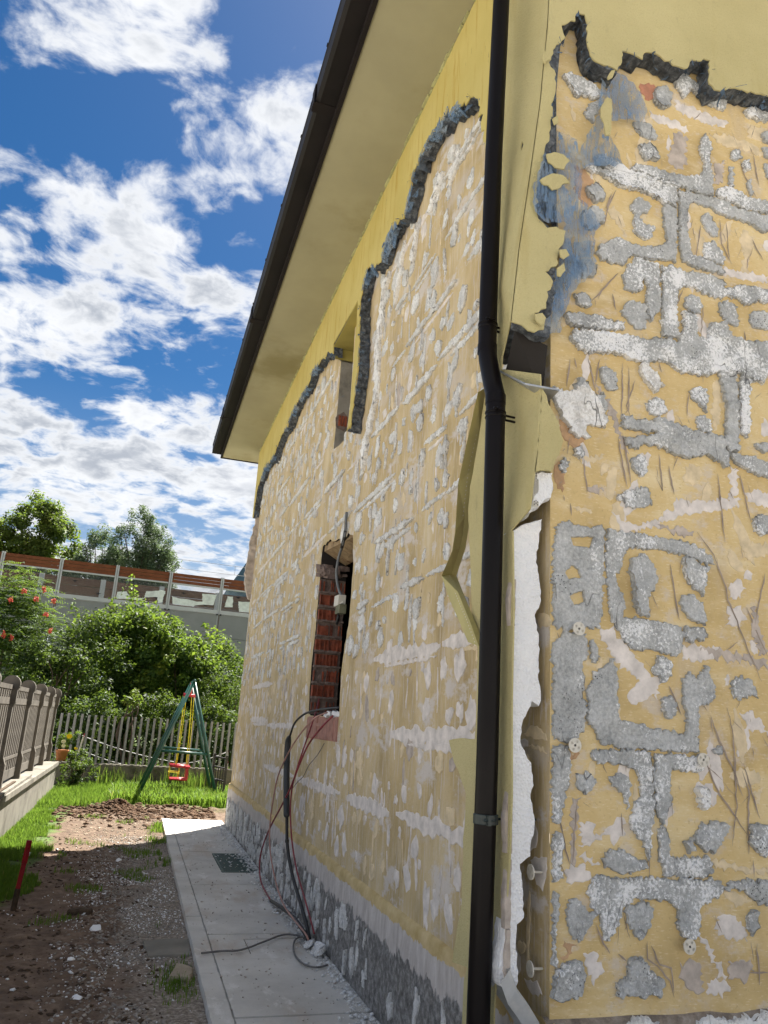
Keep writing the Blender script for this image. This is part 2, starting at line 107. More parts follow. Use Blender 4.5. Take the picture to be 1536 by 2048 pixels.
3948],[1419,3971],[1465,3976],[1481,3961],[1495,3951],[1476,3925],[1465,3896],[1424,3892],[1409,3905],[1389,3909]],[[1347,3805],[1374,3832],[1409,3860],[1460,3868],[1476,3854],[1492,3835],[1460,3817],[1445,3793],[1409,3773],[1389,3792],[1369,
3789]],[[1659,4298],[1693,4363],[1718,4354],[1712,4212],[1705,4153],[1678,4144],[1674,4211],[1655,4239]],[[1695,4476],[1719,4526],[1741,4534],[1723,4486],[1701,4463]],[[1444,3482],[1474,3497],[1493,3470],[1464,3447],[1447,3453]],[[1361,4503],[1387,
4518],[1396,4474],[1371,4440],[1356,4460]],[[1434,3395],[1464,3427],[1470,3394],[1449,3359],[1431,3359]],[[1330,3156],[1363,3168],[1380,3149],[1363,3107],[1330,3128]],[[1409,4146],[1435,4172],[1440,4134],[1419,4116]]],"CAB":{"sleeve_thin":[[1470,5858,1623],[1440,6170,
1613],[1410,6403,1599],[1380,6607,1579],[1350,6714,1545],[1320,6765,1501],[1310,6819,1458],[1310,6874,1414],[1310,6930,1370]],"sleeve":[[1310,6932,1375],[1314,7001,1325],[1318,7002,1165],[1322,6926,941],[1326,6851,765],[1330,6827,723]],
"black_low":[[1330,6843,731],[1337,6836,647],[1343,6807,543],[1350,6716,440],[1357,6599,356],[1363,6467,288],[1370,6320,227],[1377,6125,146],[1383,5994,84],[1390,5912,22]],"red_pale":[[1470,6116,1595],[1427,6105,1582],[1384,6133,1560],[1347,
6185,1529],[1313,6470,1413],[1287,6811,1237],[1279,7150,1026],[1270,7240,805],[1279,7331,582],[1287,7229,388],[1299,6933,219],[1311,6591,117],[1324,6221,91],[1337,5860,83],[1350,5780,55]],"red_dark":[[1450,5960,1563],[1414,5983,
1520],[1377,6023,1466],[1352,6319,1331],[1329,6534,1142],[1317,6721,969],[1313,7026,797],[1310,7478,564],[1310,7816,330],[1310,7872,177],[1310,7673,60],[1310,7114,27]],"black_joint":[[1310,7114,27],[1322,6572,76],[1334,6320,86],
[1346,6131,78],[1358,5905,56],[1370,5855,28]],"red_mid":[[1570,7033,1747],[1495,6747,1629],[1420,6519,1530],[1385,6583,1343],[1350,6686,1124],[1350,6828,950],[1350,6822,799],[1360,6781,655],[1370,6695,521],[1375,6463,371],[1380,
6138,246],[1385,5897,147],[1390,5793,91]],"thin_grey":[[1460,6230,1350],[1443,6331,1267],[1427,6424,1212],[1410,6521,1157],[1397,6625,1069],[1383,6751,1019],[1370,6878,957]],"conduit":[[1450,6027,3203],[1447,6010,3114],[1444,5996,3038],[1441,6007,
2977],[1440,6063,2906],[1440,6146,2839],[1440,6175,2771],[1443,6194,2713],[1452,6169,2627],[1461,6122,2559],[1470,6060,2506]],"conduit_tail":[[1470,6119,2368],[1470,6132,2330],[1470,6156,2287]],"boxc":[[1470,6110,2473],[1470,6058,2393],[1470,5875,2411]],
"floor":[[619,5672,16],[690,5693,16],[768,5710,16],[858,5713,16],[945,5780,16],[1025,5870,16],[1107,5959,16],[1193,6056,16],[1271,6094,16],[1335,6054,16],[1364,5985,16],[1381,5898,16]],"loop":[[1378,5984,16],[1343,
6022,16],[1284,5924,16],[1237,5724,16],[1221,5545,16],[1240,5382,16],[1301,5312,16],[1389,5353,16]]},"CLOUDS":[[-0.196,0.831,0.14,0.13],[-0.072,0.853,0.116,0.16],[-0.127,0.815,0.092,0.1],[0.089,0.876,0.082,0.14],[0.109,1.019,0.07,0.1],
[-0.23,1.133,0.109,0.13],[-0.085,1.213,0.162,0.12],[-0.299,1.48,0.192,0.15],[-0.143,1.463,0.217,0.13],[0.055,1.332,0.114,0.1],[-0.303,1.282,0.101,0.1],[-0.027,1.86,0.161,0.08],[-0.186,2.239,0.357,0.08],[0.129,2.164,0.174,0.08],[-0.165,0.913,0.04,0.06],
[-0.092,0.999,0.123,-0.2],[-0.253,1.006,0.091,-0.14],[0.021,0.786,0.081,-0.16],[-0.234,1.83,0.153,-0.12],[0.029,1.549,0.086,-0.08],[0.256,1.984,0.123,-0.1],[0.027,0.978,0.074,-0.14]]}

# ------------------------------------------------------------------ camera
cam_data = bpy.data.cameras.new('camera')
cam = bpy.data.objects.new('camera', cam_data)
scene.collection.objects.link(cam)
RIGHT = Vector((0.952726, -0.297912, 0.059672)); DOWN = Vector((0.135184, 0.239758, -0.961375)); FWD = Vector((0.272099, 0.923994, 0.268696))
cam.matrix_world = Matrix(((RIGHT.x, -DOWN.x, -FWD.x, 0.0), (RIGHT.y, -DOWN.y, -FWD.y, 0.0), (RIGHT.z, -DOWN.z, -FWD.z, 1.5), (0, 0, 0, 1)))
cam_data.sensor_fit = 'VERTICAL'; cam_data.sensor_height = 36.0; cam_data.sensor_width = 27.0
cam_data.lens = 1540.0 / 2048.0 * 36.0
cam_data.clip_start = 0.05; cam_data.clip_end = 20000
scene.camera = cam

# ------------------------------------------------------------------ sky and sun
SUN_AZ = math.atan2(0.62, 0.78); SUN_EL = math.radians(58)
EXPOSURE = 1.85
scene.view_settings.view_transform = 'Standard'
scene.view_settings.look = 'None'
scene.view_settings.exposure = EXPOSURE
scene.view_settings.gamma = 1.0
scene.view_settings.use_curve_mapping = False

cy = scene.cycles
cy.max_bounces = 5; cy.diffuse_bounces = 3; cy.glossy_bounces = 2; cy.transmission_bounces = 3; cy.transparent_max_bounces = 6
cy.use_adaptive_sampling = True; cy.adaptive_threshold = 0.02

world = bpy.data.worlds.new('World'); scene.world = world; world.use_nodes = True
world.cycles.sampling_method = 'MANUAL'; world.cycles.sample_map_resolution = 256

def build_sky():
    nt = world.node_tree; N = nt.nodes; LK = nt.links; N.clear()
    def nd(t, **kw):
        n = N.new(t)
        for k, v in kw.items():
            setattr(n, k, v)
        return n
    def put(sock, v):
        if hasattr(v, 'is_linked') or hasattr(v, 'links'):
            LK.new(v, sock)
        else:
            sock.default_value = v
    def math_(op, a, b=0.0, c=None, clamp=False):
        n = nd('ShaderNodeMath', operation=op, use_clamp=clamp)
        put(n.inputs[0], a); put(n.inputs[1], b)
        if c is not None: put(n.inputs[2], c)
        return n.outputs[0]
    def vmath(op, a, b):
        n = nd('ShaderNodeVectorMath', operation=op); put(n.inputs[0], a); put(n.inputs[1], b)
        return n
    def ss(v, a, b, lo=0.0, hi=1.0):
        n = nd('ShaderNodeMapRange', interpolation_type='SMOOTHSTEP'); put(n.inputs[0], v)
        n.inputs[1].default_value = a; n.inputs[2].default_value = b; n.inputs[3].default_value = lo; n.inputs[4].default_value = hi
        return n.outputs[0]
    def mix(f, a, b, bt='MIX'):
        n = nd('ShaderNodeMix', data_type='RGBA', blend_type=bt); put(n.inputs[0], f)
        for s, v in ((n.inputs[6], a), (n.inputs[7], b)):
            if isinstance(v, tuple): s.default_value = (*v, 1)
            else: LK.new(v, s)
        return n.outputs[2]
    out = nd('ShaderNodeOutputWorld'); bg = nd('ShaderNodeBackground')
    sky = nd('ShaderNodeTexSky', sky_type='NISHITA', sun_disc=False, sun_elevation=SUN_EL, sun_rotation=SUN_AZ,
             air_density=1.0, dust_density=0.6, ozone_density=3.5, altitude=300.0)
    hsv = nd('ShaderNodeHueSaturation'); hsv.inputs['Saturation'].default_value = 1.36; hsv.inputs['Value'].default_value = 0.27
    LK.new(sky.outputs[0], hsv.inputs['Color'])
    tc = nd('ShaderNodeTexCoord'); sep = nd('ShaderNodeSeparateXYZ'); LK.new(tc.outputs['Generated'], sep.inputs[0])
    zc = math_('MAXIMUM', sep.outputs[2], 0.0)
    zz = math_('ADD', zc, 0.16)
    px = math_('DIVIDE', sep.outputs[0], zz); py = math_('DIVIDE', sep.outputs[1], zz)
    cmb = nd('ShaderNodeCombineXYZ'); LK.new(px, cmb.inputs[0]); LK.new(py, cmb.inputs[1])
    P = cmb.outputs[0]
    # domain warp for wispy edges
    wn = nd('ShaderNodeTexNoise'); wn.inputs['Scale'].default_value = 3.2; wn.inputs['Detail'].default_value = 4; LK.new(P, wn.inputs['Vector'])
    w0 = vmath('SUBTRACT', wn.outputs['Color'], (0.5, 0.5, 0.5)); w1 = nd('ShaderNodeVectorMath', operation='SCALE'); LK.new(w0.outputs[0], w1.inputs[0]); w1.inputs['Scale'].default_value = 0.17
    PW = vmath('ADD', P, w1.outputs[0]).outputs[0]
    def fbm(vec, scale, detail, rough, off):
        m = vmath('ADD', vec, off).outputs[0]
        n = nd('ShaderNodeTexNoise'); LK.new(m, n.inputs['Vector']); n.inputs['Scale'].default_value = scale
        n.inputs['Detail'].default_value = detail; n.inputs['Roughness'].default_value = rough
        return n.outputs['Fac']
    big = fbm(PW, 1.9, 3, 0.5, (3.1, 7.7, 0.0))
    mid = fbm(PW, 6.4, 6, 0.54, (1.4, 2.2, 5.0))
    fine = fbm(PW, 19.0, 5, 0.6, (8.4, 0.2, 2.0))
    cover = math_('ADD', math_('MULTIPLY', big, 0.45), math_('ADD', math_('MULTIPLY', mid, 0.70), math_('MULTIPLY', fine, 0.34)))
    # cloud banks and clearings, placed on the cloud layer
    for cx, cy, r, a in D['CLOUDS']:
        d = vmath('DISTANCE', P, (cx, cy, 0)).outputs['Value']
        g = ss(d, 0.0, r, a * 0.72, 0.0)
        cover = math_('ADD', cover, g)
    lowz = ss(sep.outputs[2], 0.10, 0.42, 0.085, 0.0)
    cover = math_('ADD', cover, lowz)
    mask = ss(cover, 0.69, 0.86)
    dens = ss(cover, 0.77, 0.98)
    shade_n = fbm(PW, 4.5, 4, 0.5, (5.5, 1.1, 3.0))
    shade = math_('MULTIPLY', dens, ss(math_('ADD', math_('MULTIPLY', shade_n, 0.6), math_('MULTIPLY', mid, 0.4)), 0.34, 0.62))
    ccol = mix(shade, CLOUD_WHITE, CLOUD_GREY)
    haze = ss(sep.outputs[2], -0.05, 0.42, 0.72, 0.0)
    base = mix(haze, hsv.outputs[0], CLOUD_HAZE)
    full = mix(mask, base, ccol)
    LK.new(full, bg.inputs['Color']); bg.inputs['Strength'].default_value = 0.1
    LK.new(bg.outputs[0], out.inputs['Surface'])

CLOUD_WHITE = (2.85, 2.9, 2.98); CLOUD_GREY = (1.35, 1.47, 1.68); CLOUD_HAZE = (1.9, 2.15, 2.45)
build_sky()

sun_data = bpy.data.lights.new('sun', 'SUN'); sun = bpy.data.objects.new('sun', sun_data); scene.collection.objects.link(sun)
SUN_DIR = Vector((math.sin(SUN_AZ) * math.cos(SUN_EL), math.cos(SUN_AZ) * math.cos(SUN_EL), math.sin(SUN_EL)))
sun.rotation_euler = SUN_DIR.to_track_quat('Z', 'Y').to_euler()
sun_data.energy = 5.0; sun_data.angle = math.radians(0.53); sun_data.color = (1.0, 0.95, 0.87)

# ------------------------------------------------------------------ helpers
COL = scene.collection
ORIG = {}

def mesh_data(name, V, F, mat, smooth=False, attr=None):
    me = bpy.data.meshes.new(name)
    V = np.asarray(V, dtype=np.float32)
    if isinstance(F, np.ndarray) and F.ndim == 2:
        n, k = F.shape
        me.vertices.add(len(V)); me.vertices.foreach_set('co', V.ravel())
        me.loops.add(n * k); me.loops.foreach_set('vertex_index', F.ravel().astype(np.int32))
        me.polygons.add(n); me.polygons.foreach_set('loop_start', np.arange(0, n * k, k, dtype=np.int32))
        me.update(calc_edges=True)
    else:
        me.from_pydata([tuple(map(float, v)) for v in V], [], [tuple(int(i) for i in f) for f in F]); me.update()
    if smooth:
        me.polygons.foreach_set('use_smooth', np.ones(len(me.polygons), dtype=bool))
    if attr is not None:
        a = me.attributes.new('rnd', 'FLOAT', 'POINT'); a.data.foreach_set('value', np.asarray(attr, dtype=np.float32))
    if mat is not None: me.materials.append(mat)
    return me

def link(o, parent=None):
    COL.objects.link(o)
    if parent is not None:
        o.parent = parent; ORIG[o.name] = ORIG[parent.name]
    else:
        ORIG[o.name] = np.zeros(3)
    return o

def obj(name, V, F, mat, parent=None, smooth=False, attr=None):
    """one mesh object; V in world coordinates"""
    V = np.asarray(V, dtype=np.float64)
    if parent is not None: V = V - ORIG[parent.name]
    return link(bpy.data.objects.new(name, mesh_data(name, V, F, mat, smooth, attr)), parent)

def empty(name, loc):
    o = bpy.data.objects.new(name, None); o.empty_display_size = 0.2
    COL.objects.link(o); o.location = loc; ORIG[o.name] = np.array(loc, dtype=float)
    return o

def tag(o, label=None, cat=None, group=None, kind=None):
    if label: o['label'] = label
    if cat: o['category'] = cat
    if group: o['group'] = group
    if kind: o['kind'] = kind
    return o

def solo(name, V, F, mat, label, cat, group=None, smooth=False, attr=None, base=None):
    """a thing that is one mesh, origin at its base"""
    V = np.asarray(V, dtype=np.float64)
    b = np.array([V[:, 0].mean(), V[:, 1].mean(), V[:, 2].min()]) if base is None else np.array(base, float)
    o = bpy.data.objects.new(name, mesh_data(name, V - b, F, mat, smooth, attr)); COL.objects.link(o); o.location = b; ORIG[o.name] = b
    return tag(o, label, cat, group)

class MB:
    def __init__(self): self.V = []; self.F = []
    def add(self, V, F):
        o = len(self.V); self.V.extend([tuple(v) for v in V]); self.F.extend([tuple(i + o for i in f) for f in F]); return self
    def box(self, x0, x1, y0, y1, z0, z1):
        return self.add([(x0,y0,z0),(x1,y0,z0),(x1,y1,z0),(x0,y1,z0),(x0,y0,z1),(x1,y0,z1),(x1,y1,z1),(x0,y1,z1)],
                        [(0,3,2,1),(4,5,6,7),(0,1,5,4),(1,2,6,5),(2,3,7,6),(3,0,4,7)])
    def obox(self, c, ax, ay, az):
        c = Vector(c); ax = Vector(ax); ay = Vector(ay); az = Vector(az)
        vs = [c + sx*ax + sy*ay + sz*az for sz in (-1, 1) for sx, sy in ((-1,-1),(1,-1),(1,1),(-1,1))]
        return self.add(vs, [(0,3,2,1),(4,5,6,7),(0,1,5,4),(1,2,6,5),(2,3,7,6),(3,0,4,7)])
    def bar(self, a, b, w, h=None):
        a = Vector(a); b = Vector(b); h = w if h is None else h
        d = (b - a).normalized(); u = d.cross(Vector((0,0,1)))
        if u.length < 1e-3: u = Vector((1,0,0))
        u.normalize(); v = d.cross(u)
        return self.obox((a+b)/2, u*w/2, v*h/2, d*((b-a).length/2))
    def tube(self, pts, r, n=8, caps=True):
        V, F = tube(pts, r, n, caps); return self.add(V, F)
    def build(self, name, mat, parent=None, smooth=False): return obj(name, self.V, self.F, mat, parent, smooth)

def tube(pts, r, n=8, caps=True):
    pts = [Vector(p) for p in pts]; m = len(pts)
    rs = [r] * m if not hasattr(r, '__len__') else list(r)
    V = []; F = []; u = None
    for i, p in enumerate(pts):
        d = (pts[min(i+1, m-1)] - pts[max(i-1, 0)]).normalized()
        if u is None:
            u = d.cross(Vector((0.13, 0.21, 0.97)))
            if u.length < 0.05: u = d.cross(Vector((1, 0, 0)))
        u = (u - d * u.dot(d)).normalized(); v = d.cross(u)
        for k in range(n):
            a = 2 * math.pi * k / n
            V.append(p + (u * math.cos(a) + v * math.sin(a)) * rs[i])
    for i in range(m - 1):
        for k in range(n):
            F.append((i*n+k, i*n+(k+1) % n, (i+1)*n+(k+1) % n, (i+1)*n+k))
    if caps:
        F.append(tuple(range(n-1, -1, -1))); F.append(tuple(range((m-1)*n, m*n)))
    return V, F

def spline(pts, k=6):
    pts = [Vector(p) for p in pts]; out = []
    for i in range(len(pts) - 1):
        p0 = pts[max(i-1, 0)]; p1 = pts[i]; p2 = pts[i+1]; p3 = pts[min(i+2, len(pts)-1)]
        for j in range(k):
            t = j / k
            out.append(0.5 * ((2*p1) + (p2-p0)*t + (2*p0-5*p1+4*p2-p3)*t*t + (3*p1-p0-3*p2+p3)*t**3))
    out.append(pts[-1]); return out

def n2(a, b, s=1.0, o=0.0): return mnoise.noise(Vector((a*s+o, b*s-o*1.7, o*0.37)))

def roughen(loop, step, amp, fine=0.4, close=True, seed=0.0):
    """subdivide an outline and break it up"""
    out = []; n = len(loop)
    for i in range(n if close else n - 1):
        a = Vector(loop[i]); b = Vector(loop[(i+1) % n]); L = (b - a).length
        k = max(1, int(L / step)); d = (b - a) / max(L, 1e-6); nn = Vector((-d.y, d.x))
        for j in range(k):
            p = a + (b - a) * (j / k)
            w = n2(p.x, p.y, 9.0 / max(step*12, .2), seed) + fine * n2(p.x, p.y, 1.1 / step, seed + 5)
            q = p + nn * (w * amp) + d * (n2(p.x, p.y, 1.3/step, seed+9) * amp * .4)
            out.append((q.x, q.y))
    if not close: out.append(tuple(loop[-1]))
    return out

def inside(pts, poly):
    pts = np.asarray(pts); poly = np.asarray(poly); x, y = pts[:, 0], pts[:, 1]; r = np.zeros(len(pts), bool)
    j = len(poly) - 1
    for i in range(len(poly)):
        xi, yi = poly[i]; xj, yj = poly[j]
        c = ((yi > y) != (yj > y)) & (x < (xj - xi) * (y - yi) / (yj - yi + 1e-12) + xi)
        r ^= c; j = i
    return r

def area2(loop):
    a = np.asarray(loop); b = np.roll(a, -1, 0)
    return 0.5 * np.sum(a[:, 0]*b[:, 1] - b[:, 0]*a[:, 1])

def offset_loop(loop, d):
    """move outline along its inward normal by d (loop counter-clockwise)"""
    a = np.asarray(loop, float); p = np.roll(a, 1, 0); n = np.roll(a, -1, 0)
    t = n - p; t /= (np.linalg.norm(t, axis=1, keepdims=True) + 1e-9)
    nn = np.stack([-t[:, 1], t[:, 0]], 1)
    return a + nn * d

def cdt(loops, extra=()):
    pts = []; edges = []
    for lp in loops:
        o = len(pts); m = len(lp); pts.extend([Vector((p[0], p[1])) for p in lp]); edges.extend([(o+i, o+(i+1) % m) for i in range(m)])
    pts.extend([Vector((p[0], p[1])) for p in extra])
    v, e, f, ov, oe, of = delaunay_2d_cdt(pts, edges, [], 0, 1e-7)
    if not f: return v, f
    A = np.array([(q.x, q.y) for q in v]); T = np.array([t[:3] for t in f]); c = A[T].mean(1)
    m = inside(c, loops[0])
    for h in loops[1:]: m &= ~inside(c, h)
    ar = np.abs(np.cross(A[T[:, 1]] - A[T[:, 0]], A[T[:, 2]] - A[T[:, 0]]))
    m &= ar > 1e-10
    return v, [f[i] for i in np.nonzero(m)[0]]

def slab_mesh(outer, holes, to3, d0, t, inset=0.004, cell=0.03, relief=0.25, back=False, bulge=0.0, tvar=0.25, seed=0.0):
    """broken-edged slab; outer/holes are outlines (s,z); to3(s,z,d) gives world points, d outwards"""
    loops = []
    if area2(outer) < 0: outer = outer[::-1]
    loops.append(list(outer))
    for h in holes: loops.append(list(h if area2(h) < 0 else h[::-1]))
    V = []; F = []; fronts = []
    def th(s, z): return t * (1 + tvar * 2 * n2(s, z, 7.0, seed))
    for lp in loops:
        n = len(lp); o = len(V); mid = offset_loop(lp, -bulge); fr = offset_loop(lp, inset)
        for s, z in lp: V.append(to3(s, z, d0))
        for s, z in mid: V.append(to3(s, z, d0 + 0.62 * th(s, z)))
        for s, z in fr: V.append(to3(s, z, d0 + th(s, z)))
        for r in range(2):
            for i in range(n):
                j = (i + 1) % n; F.append((o+r*n+i, o+r*n+j, o+(r+1)*n+j, o+(r+1)*n+i))
        fronts.append((o + 2*n, [tuple(q) for q in fr]))
    extra = []
    if cell:
        a = np.asarray(outer); lo = a.min(0); hi = a.max(0)
        gx = np.arange(lo[0] + cell/2, hi[0], cell); gy = np.arange(lo[1] + cell/2, hi[1], cell)
        if len(gx) and len(gy):
            g = np.stack(np.meshgrid(gx, gy), -1).reshape(-1, 2); g = g + rng.uniform(-.35, .35, g.shape) * cell
            m = inside(g, offset_loop(outer, inset + cell*.35))
            for h in loops[1:]: m &= ~inside(g, offset_loop(h[::-1], -(inset + cell*.35)))
            extra = g[m]
    v, f = cdt([fr for _, fr in fronts], extra)
    o = len(V)
    for q in v:
        V.append(to3(q.x, q.y, d0 + th(q.x, q.y) * (1 + relief * (n2(q.x, q.y, 22.0, seed+3) + .5*n2(q.x, q.y, 60., seed+8)))))
    F += [tuple(o + i for i in tri) for tri in f]
    if back:
        v, f = cdt(loops); o = len(V)
        for q in v: V.append(to3(q.x, q.y, d0))
        F += [tuple(o + i for i in tri[::-1]) for tri in f]
    return V, F

# ------------------------------------------------------------------ materials
class NT:
    def __init__(self, name):
        self.m = bpy.data.materials.new(name); self.m.use_nodes = True; self.nt = self.m.node_tree; self.nt.nodes.clear()
        self.out = self.n('ShaderNodeOutputMaterial'); self.b = self.n('ShaderNodeBsdfPrincipled'); self.l(self.b.outputs[0], self.out.inputs[0])
        self.tc = self.n('ShaderNodeTexCoord')
    def n(self, t, **kw):
        x = self.nt.nodes.new(t)
        for k, v in kw.items(): setattr(x, k, v)
        return x
    def l(self, a, b): self.nt.links.new(a, b)
    def put(self, sock, v):
        if hasattr(v, 'links'): self.l(v, sock)
        elif isinstance(v, tuple) and len(v) == 3 and sock.type == 'RGBA': sock.default_value = (*v, 1)
        else: sock.default_value = v
    def co(self, scale=(1, 1, 1), loc=(0, 0, 0), world=False):
        mp = self.n('ShaderNodeMapping'); mp.inputs['Scale'].default_value = scale; mp.inputs['Location'].default_value = loc
        if world:
            g = self.n('ShaderNodeNewGeometry'); self.l(g.outputs['Position'], mp.inputs[0])
        else: self.l(self.tc.outputs['Object'], mp.inputs[0])
        return mp.outputs[0]
    def noise(self, scale, detail=4, rough=.55, vec=None, out='Fac', dist=0.0):
        x = self.n('ShaderNodeTexNoise'); x.inputs['Scale'].default_value = scale; x.inputs['Detail'].default_value = min(detail, 6)
        x.inputs['Roughness'].default_value = rough; x.inputs['Distortion'].default_value = dist
        self.l(vec if vec is not None else self.co(), x.inputs['Vector']); return x.outputs[out]
    def voro(self, scale, vec=None, feature='F1', out='Distance'):
        x = self.n('ShaderNodeTexVoronoi', feature=feature); x.inputs['Scale'].default_value = scale
        self.l(vec if vec is not None else self.co(), x.inputs['Vector']); return x.outputs[out]
    def ramp(self, f, stops, interp='LINEAR'):
        x = self.n('ShaderNodeValToRGB'); cr = x.color_ramp; cr.interpolation = interp
        while len(cr.elements) < len(stops): cr.elements.new(0.5)
        for e, (p, c) in zip(cr.elements, stops): e.position = p; e.color = (*c, 1) if len(c) == 3 else c
        self.l(f, x.inputs[0]); return x.outputs[0]
    def mr(self, v, a, b, lo=0., hi=1., t='SMOOTHSTEP'):
        x = self.n('ShaderNodeMapRange', interpolation_type=t); self.put(x.inputs[0], v)
        for i, q in ((1, a), (2, b), (3, lo), (4, hi)): x.inputs[i].default_value = q
        return x.outputs[0]
    def math(self, op, a, b=0.):
        x = self.n('ShaderNodeMath', operation=op); self.put(x.inputs[0], a); self.put(x.inputs[1], b); return x.outputs[0]
    def mix(self, f, a, b, bt='MIX'):
        x = self.n('ShaderNodeMix', data_type='RGBA', blend_type=bt); self.put(x.inputs[0], f); self.put(x.inputs[6], a); self.put(x.inputs[7], b); return x.outputs[2]
    def bump(self, h, strength=.3, dist=.01):
        x = self.n('ShaderNodeBump'); x.inputs['Strength'].default_value = strength; x.inputs['Distance'].default_value = dist
        self.l(h, x.inputs['Height']); self.l(x.outputs[0], self.b.inputs['Normal']); return self
    def color(self, c): self.put(self.b.inputs['Base Color'], c); return self
    def set(self, **kw):
        for k, v in kw.items(): self.put(self.b.inputs[k.replace('_', ' ')], v)
        return self

def plain(name, c, var=.18, scale=6., rough=.8, bump=.15, bscale=60., bdist=.004, metallic=0.0, dirt=None):
    t = NT(name)
    lo = tuple(x*(1-var) for x in c); hi = tuple(min(1, x*(1+var)) for x in c)
    col = t.ramp(t.noise(scale, 5, .6), [(.3, lo), (.7, hi)])
    if dirt: col = t.mix(t.mr(t.noise(scale*.6, 6, .65, t.co((1, 1, 1), (7, 3, 1))), .5, .72), col, dirt)
    t.color(col).set(Roughness=rough, Metallic=metallic)
    if bump: t.bump(t.noise(bscale, 3, .6), bump, bdist)
    if rough >= .6: t.b.inputs['Specular IOR Level'].default_value = .2
    return t.m

